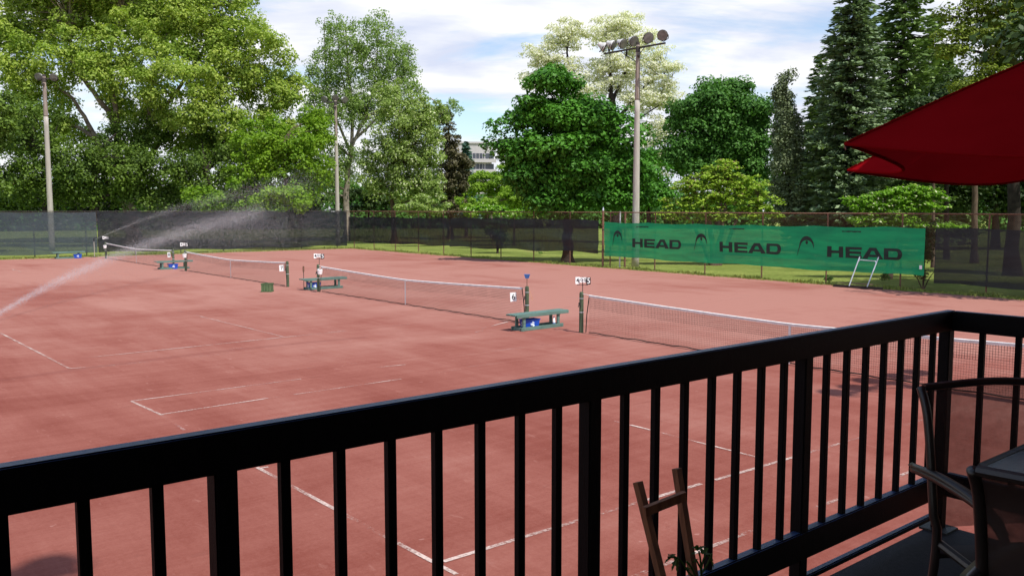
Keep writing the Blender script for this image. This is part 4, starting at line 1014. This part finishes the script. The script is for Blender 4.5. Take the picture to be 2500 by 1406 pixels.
# locust in blossom, behind the maple
broad('blossoming_tree', 'tall tree covered in creamy white blossom behind the dark maple', 84, 1500,
      [(1385, 85, 50, 36), (1320, 135, 45, 34), (1360, 160, 60, 30), (1480, 80, 60, 42), (1530, 60, 40, 34), (1580, 110, 55, 45), (1500, 170, 70, 45), (1610, 180, 55, 40), (1570, 240, 70, 40), (1630, 240, 35, 40), (1300, 190, 25, 30), (1600, 330, 40, 50), (1625, 400, 35, 40), (1440, 210, 60, 40)],
      560, 110, .72, .19, M['lf_bloom'], M['bark_dark'],
      [([(1505, 560), (1505, 400), (1500, 300), (1492, 230)], .5, .28), ([(1492, 230), (1490, 160), (1480, 60)], .2, .04), ([(1495, 250), (1525, 180), (1535, 60)], .2, .04), ([(1500, 290), (1400, 220), (1385, 130), (1388, 80)], .2, .04), ([(1400, 220), (1350, 170), (1310, 150)], .12, .03), ([(1500, 300), (1560, 230), (1600, 180), (1640, 190)], .2, .04), ([(1500, 330), (1560, 290), (1620, 250)], .15, .04), ([(1505, 400), (1570, 370), (1620, 380)], .12, .04)],
      .5, 230, 2.4, .035, .5)
# dark maple
def mp_extra(t_, P): pass
broad('maple_tree', 'dense dark green maple in front of the blossoming tree, left of the tall light pole', 55, 1386,
      [(1365, 200, 52, 42), (1330, 250, 70, 50), (1400, 240, 55, 40), (1450, 280, 60, 45), (1290, 300, 70, 45), (1380, 320, 110, 70), (1480, 340, 70, 55), (1270, 370, 58, 50), (1340, 400, 110, 60), (1460, 420, 100, 50), (1540, 420, 45, 50), (1300, 460, 70, 40), (1400, 470, 120, 45), (1520, 480, 60, 30), (1330, 500, 60, 22), (1570, 390, 25, 40)],
      175, 520, 1.15, .25, M['lf_dark'], M['bark_dark'],
      [([(1386, 640), (1386, 560), (1384, 480), (1380, 400), (1372, 280)], .36, .12), ([(1384, 500), (1440, 440), (1490, 380)], .18, .06), ([(1384, 500), (1330, 430), (1290, 360)], .18, .06)], .5, 80, 2.5, up=.75, lsh=(.6, 1.0))
broad('round_tree', 'rounded mid green tree right of the tall light pole', 78, 1755,
      [(1770, 220, 70, 34), (1740, 270, 100, 55), (1810, 280, 65, 60), (1700, 330, 70, 55), (1790, 350, 90, 60), (1840, 340, 40, 60), (1720, 400, 90, 45), (1830, 420, 50, 40), (1650, 380, 40, 50)],
      200, 380, 1.3, .27, M['lf_round'], M['bark_dark'], [([(1755, 560), (1755, 450), (1755, 300)], .35, .1)], .58, 60, 2.6, up=.6)
broad('tree', 'green lower foliage behind the tall light pole beside the maple', 66, 1580,
      [(1575, 400, 30, 60), (1560, 470, 40, 40), (1600, 470, 40, 36)], 90, 150, .6, .24, M['lf_dark'], M['bark_dark'], [([(1585, 560), (1580, 460)], .2, .08)], .55, 20)
# yellow-green spreading tree, layered
broad('spreading_tree', 'low yellow green tree with layered branches behind the banner', 52, 1748,
      [(1750, 430, 70, 26), (1700, 450, 70, 26), (1800, 450, 80, 30), (1680, 490, 70, 22), (1760, 480, 100, 26), (1850, 490, 55, 26), (1740, 520, 110, 18), (1640, 520, 45, 14), (1850, 522, 60, 16), (1775, 405, 40, 18)],
      460, 44, .36, .17, M['lf_yellow'], M['bark'],
      [([(1742, 655), (1740, 600), (1730, 540), (1700, 480), (1690, 440)], .2, .05), ([(1744, 655), (1755, 600), (1765, 540), (1775, 470), (1778, 400)], .2, .04), ([(1755, 600), (1800, 530), (1850, 480)], .13, .04), ([(1740, 600), (1690, 540), (1640, 510)], .12, .04)], .26, 420, 1.7, .014, 1.2, droop=.12)
# cypress
broad('cypress_tree', 'grey green columnar cypress between the round tree and the tall firs', 62, 1925,
      [(1915, 200, 13, 26), (1917, 240, 24, 34), (1920, 290, 34, 44), (1922, 350, 42, 50), (1924, 410, 46, 50), (1926, 470, 48, 50), (1926, 520, 46, 36), (1930, 190, 6, 18), (1905, 215, 8, 20)],
      330, 120, .42, .17, M['lf_cypress'], M['bark_dark'], [([(1925, 560), (1925, 300), (1918, 190)], .25, .04)], 1.15, 10, 2.8, up=.6, lsh=(.3, 1))
# tall firs
conifer('fir_tree', 'tallest grey green fir in front, directly right of the cypress', 2068, 60, -70, 135, M['lf_fir'], M['bark_dark'], n_wh=100, per=46, z_low=.6, taper=.52, spr=.21, droop=.2, jag=.5, rings=14)
conifer('fir_tree', 'second tall fir, darker green, right of the tallest one', 2188, 66, -130, 135, M['lf_fir_green'], M['bark_dark'], n_wh=90, per=38, z_low=1.2, taper=.46, spr=.24, droop=.3, jag=.5, rings=12)
conifer('fir_tree', 'broad dark fir rising behind the umbrella canopy', 2262, 76, 40, 100, M['lf_fir_green'], M['bark_dark'], n_wh=64, per=34, z_low=1, taper=.5, spr=.3, droop=.3, jag=.5)
conifer('larch_tree', 'wispy larch peeking out left of the tall firs', 1990, 74, 140, 50, M['lf_fir_green'], M['bark_dark'], n_wh=34, per=14, z_low=5, taper=.4, spr=.26, droop=.1, jag=.8)
conifer('fir_tree', 'smaller fir behind the two tall firs near the red umbrella', 2300, 84, 130, 85, M['lf_fir_green'], M['bark_dark'], n_wh=60, per=30, z_low=1, taper=.6, spr=.4, droop=.3, jag=.5)
conifer('fir_tree', 'dark fir filling the gap between the cypress and the tall firs', 1985, 86, 240, 70, M['lf_deep'], M['bark_dark'], n_wh=46, per=20, z_low=1, taper=.6, spr=.4, droop=.3, jag=.4)
# hemlock, top right
broad('hemlock_tree', 'olive green hemlock hanging into the top right corner', 44, 2460,
      [(2420, 60, 95, 60), (2350, 70, 60, 30), (2330, 120, 50, 26), (2440, 150, 90, 50), (2520, 60, 90, 110), (2380, 200, 60, 30), (2480, 230, 80, 40), (2540, 200, 80, 80), (2460, -40, 130, 60), (2560, 320, 90, 80), (2330, 30, 40, 30)],
      460, 100, .55, .16, M['lf_hemlock'], M['bark_dark'], [([(2475, 640), (2475, 400), (2470, 200), (2470, -60)], .35, .12), ([(2470, 180), (2400, 130), (2310, 110)], .12, .03), ([(2470, 100), (2400, 50), (2320, 40)], .12, .03), ([(2472, 240), (2420, 220), (2350, 210)], .1, .03)], .35, 140, 2.0, .02, .8, droop=.25)
# viburnum under the umbrella
broad('viburnum', 'bright green viburnum with flat white flowers under the red umbrella', 42, 2180,
      [(2170, 480, 70, 22), (2230, 470, 60, 18), (2100, 490, 40, 14), (2150, 510, 80, 20), (2250, 500, 60, 16), (2290, 480, 40, 12), (2120, 540, 50, 12), (2200, 540, 90, 12), (2300, 552, 60, 7)],
      320, 60, .30, .14, M['lf_viburnum'], M['bark'], [([(2170, 640), (2170, 540), (2160, 480)], .09, .04), ([(2175, 640), (2200, 540), (2240, 480)], .08, .04)], .28, 60, 2.2, .012, 1.1, cat='shrub', droop=.1)
# dark wood on the right, with trunks one can tell apart
for px, d, r, lab, bk in ((2279, 50, .10, 'slim pale trunk right of the viburnum flowers', 'bark'), (2312, 58, .17, 'dark straight trunk under the umbrella edge', 'bark_dark'), (2380, 54, .20, 'thick grey trunk rising behind the right windscreen', 'bark')):
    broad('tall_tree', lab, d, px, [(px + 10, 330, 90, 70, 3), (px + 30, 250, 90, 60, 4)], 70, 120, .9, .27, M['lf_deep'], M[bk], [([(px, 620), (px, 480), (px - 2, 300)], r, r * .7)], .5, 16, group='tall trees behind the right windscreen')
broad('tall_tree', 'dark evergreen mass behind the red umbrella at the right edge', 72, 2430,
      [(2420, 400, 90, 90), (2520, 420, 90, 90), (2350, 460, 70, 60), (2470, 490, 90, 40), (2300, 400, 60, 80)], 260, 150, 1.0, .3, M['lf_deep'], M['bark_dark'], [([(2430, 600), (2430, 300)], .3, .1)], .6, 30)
# unseen on the right: they shade the grass and the fence end
for i, (u_, v_) in enumerate(((38.8, 11.0), (39.2, 4.0), (40.5, -3.0))):
    t_ = empty('shade_tree', (u_, v_, 0), 'shade tree beyond the right edge whose shadow darkens the fence end, number %s from the fence' % ['nearest', 'middle', 'farthest'][i] if False else ['shade tree right of the view, closest to the banner end', 'shade tree right of the view, in the middle of three', 'shade tree right of the view, farthest from the banner'][i], 'tree', 'shade trees outside the right edge')
    n_ = 120; D = unit(RNG.normal(0, 1, (n_, 3))) * (RNG.random((n_, 1)) ** (1 / 2.4)) * np.array([4.4, 4.4, 4.8]); P = D + np.array([u_, v_, 8.2])
    foliage('crown', P, 110, 1.1, .6, .34, M['lf_deep'], t_)
    mb = MB(); mb.tube([(0, 0, -.1), (0, 0, 3), (.1, .1, 8)], [.35, .25, .1], 9, False); mb.build('trunk', M['bark_dark'], t_)
# small plants near the fence
broad('sapling', 'small sapling on the lawn seen through the black windscreen', 66, 1214, [(1210, 560, 26, 20), (1222, 580, 18, 16)], 26, 60, .45, .2, M['lf_round'], M['bark_dark'], [([(1214, 616), (1214, 590), (1210, 560)], .09, .04), ([(1214, 616), (1220, 585)], .06, .03)], .6, 12, cat='sapling')
broad('sapling', 'scraggly dark sapling climbing at the right end of the green banner', 36.6, 2255, [(2262, 600, 26, 60), (2250, 670, 24, 16), (2272, 560, 14, 26)], 34, 44, .22, .12, M['lf_deep'], M['bark_dark'], [([(2253, 712), (2256, 660), (2262, 560)], .04, .02), ([(2253, 705), (2240, 680), (2228, 668)], .03, .012), ([(2254, 705), (2268, 680), (2280, 664)], .03, .012)], .8, 26, 2.0, .01, cat='sapling')
for k, (px, py, s) in enumerate(((1317, 622, .3), (2160, 690, .22), (2020, 690, .2))):
    b0 = gnd(px, py); t_ = empty('weed', (b0.x, b0.y, 0), ['tiny leafy weed by the fence foot left of the gate post', 'tiny weed on the lawn behind the drag brush', 'tiny weed at the fence foot below the banner'][k], 'weed')
    P = np.array([tuple(b0)] * 8) + RNG.normal(0, .1, (8, 3)) + np.array([0, 0, s]); foliage('leaves', P, 22, .14, 1.0, .10, M['lf_round'], t_)

# far-off wood that closes the lawn
n_ = 2600; th = R_(-50) + R_(100) * RNG.random(n_); rr = 150 + 16 * RNG.random(n_)
hh = 3.0 + 6.5 * (0.5 + 0.5 * np.sin(th * 37) * np.sin(th * 11 + 1)); zz = RNG.random(n_) * hh
P = np.stack([np.sin(th + YAW) * rr, np.cos(th + YAW) * rr, zz], 1)
fw_ = empty('x', (0, 0, 0)); fo = foliage('distant_wood', P, 50, 2.2, .8, .75, M['lf_round'], fw_); fo.parent = None; bpy.data.objects.remove(fw_)
tag(fo, 'distant line of mixed green woodland beyond the park lawn', 'woodland', kind='stuff')

# ------------------------------------------------------------------ far buildings
bd = empty('apartment_building', tuple(far(1150, 510, 250).xy) + (0,), 'pale concrete apartment block with recessed balconies behind the spruce', 'building', rz=AR + R_(8))
zt = far(1150, 350, 250).z; W = 85 / 2139 * 250; 
mb = MB(); mb.box((0, 8, zt / 2), (W + 2, 16, zt)); mb.build('wall', M['facade'], bd)
mb = MB(); mb.box((0, 8, zt + .15), (W + 2.6, 16.6, .5)); mb.build('roof', M['facade'], bd)
for k in range(6):
    zf = zt - 3.6 - 2.95 * k
    for (x0, x1, nm) in ((W / 2 - 8.0 + 3, W / 2 - 3.1 + 2, 'balcony'), (W / 2 - .8, W / 2 + 1.6, 'window'), (-4.5, -1.5, 'balcony')):
        mb = MB(); mb.box(((x0 + x1) / 2, -.02, zf), (x1 - x0, .12, 1.55)); w_ = mb.build(nm, M['window'], bd)
        if nm == 'balcony':
            mb = MB()
            for q in range(4): mb.box((x0 + (x1 - x0) * (q + .5) / 4, -.11, zf), (.12, .06, 1.55))
            mb.build('mullion', M['facade'], w_)
    mb = MB(); mb.box((W / 2 - 2.6, -.5, zf - 1.3), (9.6, 1.0, 1.0)); mb.build('parapet', M['facade'], bd)
for k, (px, py, w, hgt, d, lab) in enumerate(((10, 455, 9, 8, 190, 'pale house glimpsed through leaves at the left edge'), (75, 480, 10, 5, 180, 'low white building glimpsed left of the light pole'), (375, 470, 8, 6, 200, 'pale house glimpsed behind the plane tree trunk'))):
    c = far(px, 510, d); h_ = empty('house', (c.x, c.y, 0), lab, 'house', rz=AR)
    mb = MB(); mb.box((0, 3, hgt / 2), (w, 6, hgt)); mb.build('wall', M['facade'], h_)
    mesh_obj('roof', [(-w / 2 - .3, -.4, hgt), (w / 2 + .3, -.4, hgt), (w / 2 + .3, 6.4, hgt), (-w / 2 - .3, 6.4, hgt), (-w / 2 - .3, 3, hgt + 2), (w / 2 + .3, 3, hgt + 2)], [(0, 1, 5, 4), (2, 3, 4, 5), (0, 4, 3), (1, 2, 5)], M['pot'], h_)
    for q in (-.25, .25):
        mb = MB(); mb.box((w * q, -.03, hgt * .6), (1.2, .08, 1.3)); mb.build('window', M['window'], h_)

# ------------------------------------------------------------------ deck furniture
def bez(pts, n=6):
    """smooth polyline through pts (Catmull-Rom)"""
    pts = [Vector(p) for p in pts]; out = []
    for i in range(len(pts) - 1):
        p0 = pts[max(i - 1, 0)]; p1 = pts[i]; p2 = pts[i + 1]; p3 = pts[min(i + 2, len(pts) - 1)]
        for k in range(n):
            t_ = k / n; out.append(.5 * ((2 * p1) + (p2 - p0) * t_ + (2 * p0 - 5 * p1 + 4 * p2 - p3) * t_ ** 2 + (3 * p1 - p0 - 3 * p2 + p3) * t_ ** 3))
    out.append(pts[-1]); return out
def make_chair(loc, rz, label, dense, back_top=.945):
    t_ = empty('sling_chair', loc, label, 'chair', 'brown sling chairs round the glass table', rz)
    hw = .27
    back = bez([(0, -.31, back_top), (0, -.265, .86), (0, -.225, .66), (0, -.20, .45), (0, -.23, .22), (0, -.26, 0)], 5)
    for s in (-1, 1):
        mb = MB(); mb.tube([Vector((s * (hw + .012 * (p.z > .5)), p.y, p.z)) for p in back], .0145, 10); mb.build('back_leg', M['chair_frame'], t_, True)
        arm = bez([(s * .285, -.33, .655), (s * .295, -.15, .665), (s * .30, .08, .645), (s * .295, .19, .56), (s * .285, .235, .35), (s * .28, .26, 0)], 6)
        mb = MB(); mb.tube(arm, [.0135] * len(arm), 10); mb.build('front_leg', M['chair_frame'], t_, True)
        mb = MB(); V_ = [];
        ap = bez([(s * .285, -.34, .668), (s * .296, -.15, .684), (s * .30, .05, .668), (s * .298, .17, .612)], 5)
        for i, p in enumerate(ap):
            w_ = .023 if 1 < i < len(ap) - 2 else .015
            mb.v += [(p.x - w_, p.y, p.z), (p.x, p.y, p.z + .008), (p.x + w_, p.y, p.z), (p.x, p.y, p.z - .012)]
        for i in range(len(ap) - 1):
            for j in range(4): a = i * 4 + j; b2 = i * 4 + (j + 1) % 4; mb.f.append((a, b2, b2 + 4, a + 4))
        mb.f.append((3, 2, 1, 0)); mb.f.append(tuple(4 * (len(ap) - 1) + j for j in range(4)))
        mb.build('armrest', M['chair_frame'], t_, True)
        mb = MB(); mb.tube([(s * (hw - .01), -.20, .44), (s * (hw - .01), .0, .425), (s * (hw - .01), .235, .44)], .015, 8); mb.build('seat_rail', M['chair_frame'], t_)
    mb = MB(); mb.tube(bez([(-hw, -.31, back_top), (0, -.33, back_top + .012), (hw, -.31, back_top)], 6), .014, 8); mb.build('top_bar', M['chair_frame'], t_)
    mb = MB(); mb.tube([(-hw, -.20, .40), (hw, -.20, .40)], .012, 8); mb.tube([(-hw, .22, .42), (hw, .22, .42)], .012, 8); mb.build('stretcher', M['chair_frame'], t_)
    V_, F_ = [], []
    bk = [p for p in back if p.z > .46]
    for p in bk:
        for k in range(7): V_.append((hw * (k / 3 - 1), p.y - .012 * math.sin(math.pi * k / 6), p.z))
    for i in range(len(bk) - 1):
        for k in range(6): a = i * 7 + k; F_.append((a, a + 1, a + 8, a + 7))
    mesh_obj('sling_back', V_, F_, M['sling_dense' if dense else 'sling'], t_, True)
    V_, F_ = [], []
    for i in range(8):
        y = -.19 + .42 * i / 7
        for k in range(7): V_.append(((hw - .01) * (k / 3 - 1), y, .435 - .02 * math.sin(math.pi * k / 6) * math.sin(math.pi * i / 7)))
    for i in range(7):
        for k in range(6): a = i * 7 + k; F_.append((a, a + 1, a + 8, a + 7))
    mesh_obj('sling_seat', V_, F_, M['sling_dense'], t_, True)
    return t_
# chair by the rail: its back is toward the railing corner, it faces the viewer
rz1 = AR + math.pi + R_(6)
c1 = C2W(1.43 + .275, 2.96 - .31, DZ)
make_chair(tuple(c1), rz1, 'sling chair by the railing corner, facing the viewer', False)
# near chair: back to the viewer, facing +u (the table)
c2 = Vector((2.095 + .31, .85 - .285, DZ))
make_chair(tuple(c2), -math.pi / 2, 'nearest sling chair, back to the viewer, pushed to the glass table', True)
tc = gnd(2385, 1138, 2.53); TW = 1.02
tb = empty('glass_table', (tc.x + TW / 2, tc.y - TW / 2, DZ), 'patio table with a bluish glass top in the lower right corner', 'table')
mb = MB(); mb.bevbox((0, 0, .726), (TW - .03, TW - .03, .008), .002); mb.build('glass_top', M['table_glass'], tb)
mb = MB()
h_ = TW / 2
mb.tube([(-h_, -h_ + .04, .72), (-h_, h_ - .04, .72), (-h_ + .04, h_, .72), (h_ - .04, h_, .72), (h_, h_ - .04, .72), (h_, -h_ + .04, .72), (h_ - .04, -h_, .72), (-h_ + .04, -h_, .72), (-h_, -h_ + .04, .72)], .015, 8); mb.build('table_frame', M['chair_frame'], tb)
for sx in (-1, 1):
    for sy in (-1, 1):
        mb = MB(); mb.tube([(sx * .32, sy * .32, .71), (sx * .36, sy * .36, 0)], .02, 8); mb.build('leg', M['chair_frame'], tb)
# umbrella
UC = C2W(2.48, 2.57, DZ)
ub = empty('umbrella', tuple(UC), 'red patio umbrella canopy jutting in from the right edge', 'umbrella')
mb = MB(); mb.tube([(0, 0, .05), (0, 0, 2.36)], .022, 10); mb.build('pole', M['chair_frame'], ub)
mb = MB(); mb.tube([(0, 0, 0), (0, 0, .06), (0, 0, .30)], [.26, .24, .04], 20); mb.build('base', M['lamp_dark'], ub)
tips = []
for k in range(8):
    a = R_(178 - 43 * k)   # in viewer coordinates, starting from the leftmost tip
    tips.append((a, 1.49))
zs = [1.742, 1.705, 1.685, 1.69, 1.69, 1.68, 1.67, 1.68]
zap = 2.33
V_, F_ = [], []
nr, na = 12, 10
apex = Vector((0, 0, zap))
tipv = []
angs = [178, 139, 94, 49, 4, -41, -86, -131]
for a_, z_ in zip(angs, zs):
    q = C2W(math.cos(R_(a_)) * 1.49, math.sin(R_(a_)) * 1.49, 0); tipv.append(Vector((q.x, q.y, z_)))
for k in range(8):
    T0, T1 = tipv[k], tipv[(k + 1) % 8]; base = len(V_)
    for i in range(nr + 1):
        r = i / nr
        for j in range(na + 1):
            s = j / na; edgep = T0.lerp(T1, s); sc = 4 * s * (1 - s)
            p = apex.lerp(edgep, r)
            inward = .13 if k == 0 else .06
            p -= Vector((edgep.x, edgep.y, 0)) * (inward * sc * r ** 3)
            p.z += .035 * math.sin(math.pi * r) * (1 - .5 * sc) - .045 * sc * r * (1 - .35 * r) - .012 * sc * r ** 4
            V_.append(p)
    for i in range(nr):
        for j in range(na):
            a = base + i * (na + 1) + j; F_.append((a, a + 1, a + na + 2, a + na + 1))
cp_ = mesh_obj('canopy', V_, F_, M['umbrella'], ub, True)
hv_, hf_ = [], []
for k in range(8):
    base = k * (nr + 1) * (na + 1) + nr * (na + 1); edge_ = [V_[base + j] for j in range(na + 1)]
    mb = MB(); mb.tube(edge_, .0055, 6); mb.build('hem', M['umbrella'], ub)
    seam = [V_[k * (nr + 1) * (na + 1) + i * (na + 1)] + Vector((0, 0, .002)) for i in range(1, nr + 1)]
    mb = MB(); mb.tube(seam, .004, 5); mb.build('seam', M['umbrella'], ub)
for k in range(8):
    mb = MB(); mb.tube([apex - Vector((0, 0, .05)), apex.lerp(tipv[k], .5) + Vector((0, 0, .012)), tipv[k] - Vector((0, 0, .012))], .007, 6); mb.build('rib', M['chair_frame'], ub)
# easel-like plant stake with a potted tomato
st_d = 2.30
PZ = lambda px, py, d=st_d: far(px, py, d)
b0 = PZ(1690, 1406, 2.24); tr_ = empty('trellis', (b0.x, b0.y, DZ), 'wooden plant stake frame with one crossbar standing inside the railing', 'trellis')
bo = Vector(tr_.location)
def stake(p_top, p_bot, w=.0195):
    a = p_top - bo; b2 = p_bot - bo; d_ = (b2 - a); b2 = a + d_ * ((a.z - .30) / (a.z - b2.z))
    mb = MB(); mb.beam(a, b2, w, w, up=tuple(C2W(.6, -.8, 0))); mb.build('stake', M['stake'], tr_)
stake(PZ(1557, 1176, 2.28), PZ(1614, 1406, 2.22)); stake(PZ(1652, 1143, 2.36), PZ(1693, 1406, 2.30))
mb = MB(); mb.beam(PZ(1573, 1248, 2.235) - bo, PZ(1672, 1209, 2.305) - bo, .014, .024); mb.build('crossbar', M['stake'], tr_)
pt = empty('potted_plant', (b0.x, b0.y, DZ), 'small leafy plant in a pot at the foot of the wooden stakes', 'plant')
mb = MB(); mb.tube([(0, 0, 0), (0, 0, .28), (0, 0, .30), (0, 0, .31), (0, 0, .27)], [.11, .15, .16, .145, .14], 20, True); mb.build('pot', M['pot'], pt)
mb = MB(); stems = []
def lp(px, py, d=2.27): return PZ(px, py, d) - bo
for pl in ([lp(1712, 1440), lp(1711, 1395), lp(1710, 1365), lp(1706, 1345)], [lp(1711, 1395), lp(1716, 1370), lp(1722, 1355)], [lp(1705, 1440), lp(1695, 1400), lp(1685, 1380), lp(1676, 1370)], [lp(1700, 1440), lp(1680, 1395), lp(1655, 1362), lp(1630, 1360)], [lp(1711, 1388), lp(1703, 1372), lp(1699, 1365)], [lp(1712, 1400), lp(1728, 1375), lp(1738, 1350)]):
    P0 = [Vector((0, 0, .28))] if pl[0].z > .4 and len(pl) > 3 else []
    mb.tube(bez(P0 + pl, 4), .0028, 6)
mb.build('stem', M['lf_hanging'], pt)
V_, F_ = [], []
def leaf3(tip, base, w, bend=.3):
    """a pinnate leaf: lobed outline folded on the midrib"""
    d_ = tip - base; L_ = d_.length; d_.normalize(); s_ = d_.cross(Vector((random.uniform(-.4, .4), random.uniform(-.4, .4), 1))).normalized(); u_ = s_.cross(d_)
    prof = [(0, .12), (.18, .55), (.26, .95), (.34, .5), (.46, .6), (.56, 1.0), (.64, .45), (.8, .5), (1, 0)]
    n0 = len(V_)
    for t_, ww in prof:
        c = base + d_ * L_ * t_ - Vector((0, 0, bend * L_ * t_ * t_))
        V_.append(c); V_.append(c + s_ * w * ww + u_ * w * .3 * ww); V_.append(c - s_ * w * ww + u_ * w * .3 * ww)
    for i in range(len(prof) - 1):
        a = n0 + i * 3; F_.append((a, a + 1, a + 4, a + 3)); F_.append((a, a + 3, a + 5, a + 2))
for (tp_, bs, w) in (((1622, 1366), (1650, 1352), .010), ((1640, 1385), (1656, 1358), .011), ((1650, 1350), (1632, 1356), .010), ((1654, 1390), (1655, 1360), .010), ((1690, 1328), (1706, 1342), .011), ((1722, 1326), (1706, 1342), .009), ((1700, 1322), (1704, 1344), .009), ((1738, 1345), (1718, 1352), .010), ((1742, 1362), (1720, 1352), .011),
                   ((1730, 1330), (1716, 1350), .009), ((1712, 1332), (1716, 1352), .008), ((1708, 1358), (1696, 1370), .008), ((1690, 1366), (1700, 1372), .007), ((1672, 1380), (1684, 1392), .008), ((1742, 1375), (1732, 1360), .007), ((1688, 1345), (1704, 1350), .008)):
    leaf3(lp(*tp_, 2.27 + random.uniform(-.03, .03)), lp(*bs), w)
mesh_obj('leaves', V_, F_, M['lf_hanging'], pt)

# ------------------------------------------------------------------ light
SUN_EL = 59
sun = bpy.data.lights.new('sun', 'SUN'); sun.energy = 4.2; sun.angle = R_(0.5); sun.color = (1.0, .955, .89)
so = bpy.data.objects.new('sun', sun); COL.objects.link(so); so.rotation_euler = (R_(90 - SUN_EL), 0, R_(2))
w = bpy.data.worlds.new('World'); SC.world = w; w.use_nodes = True; nt = w.node_tree; nt.nodes.clear()
sky = node(nt, 'ShaderNodeTexSky'); sky.sky_type = 'NISHITA'; sky.sun_disc = False; sky.sun_elevation = R_(SUN_EL); sky.sun_rotation = R_(182)
sky.ozone_density = 2.2; sky.air_density = 1.0; sky.dust_density = .6
tcn = node(nt, 'ShaderNodeTexCoord'); sp = node(nt, 'ShaderNodeSeparateXYZ'); lk(nt, tcn.outputs['Generated'], sp.inputs[0])
# project the view direction on a flat cloud layer
zc = math_(nt, 'MAXIMUM', sp.outputs[2], 0.0); den = math_(nt, 'ADD', zc, .16)
cx_ = math_(nt, 'DIVIDE', sp.outputs[0], den); cy_ = math_(nt, 'DIVIDE', sp.outputs[1], den)
cb = node(nt, 'ShaderNodeCombineXYZ'); lk(nt, cx_, cb.inputs[0]); lk(nt, cy_, cb.inputs[1])
rotm = mapped(nt, cb.outputs[0], (1, 1, 1), (0, 0, YAW)) # streets run left-right of the view
cv = mapped(nt, rotm, (.75, 1.15, 1))
n1 = noise(nt, cv, 1.25, 8, .58, .35); n2 = noise(nt, mapped(nt, rotm, (.9, 1.5, 1)), 1.9, 7, .55, .25)
cover = ramp(nt, n1, [(.34, 0.0), (.48, 1.0)])
high = node(nt, 'ShaderNodeMapRange'); lk(nt, sp.outputs[2], high.inputs[0]); high.inputs[1].default_value = .27; high.inputs[2].default_value = .48; high.inputs[3].default_value = 1; high.inputs[4].default_value = .12
cover = math_(nt, 'MULTIPLY', cover, high.outputs[0])
shade = ramp(nt, n2, [(.33, (.66, .71, .85)), (.46, (.80, .83, .90)), (.60, (1.0, 1.0, 1.0))])
skyb = mixc(nt, 1.0, sky.outputs[0], (.15, .15, .15), 'MULTIPLY')
fin = mixc(nt, cover, skyb, mixc(nt, 1.0, shade, (.93, .93, .95), 'MULTIPLY'))
bg = node(nt, 'ShaderNodeBackground'); lk(nt, fin, bg.inputs[0]); bg.inputs[1].default_value = 1.0
wo = node(nt, 'ShaderNodeOutputWorld'); lk(nt, bg.outputs[0], wo.inputs[0])
w.cycles.sampling_method = 'MANUAL'; w.cycles.sample_map_resolution = 512

SC.view_settings.view_transform = 'Standard'; SC.view_settings.look = 'None'; SC.view_settings.exposure = 0.25; SC.view_settings.gamma = 1
SC.render.engine = 'CYCLES'
SC.cycles.max_bounces = 8; SC.cycles.transparent_max_bounces = 24; SC.cycles.use_denoising = True
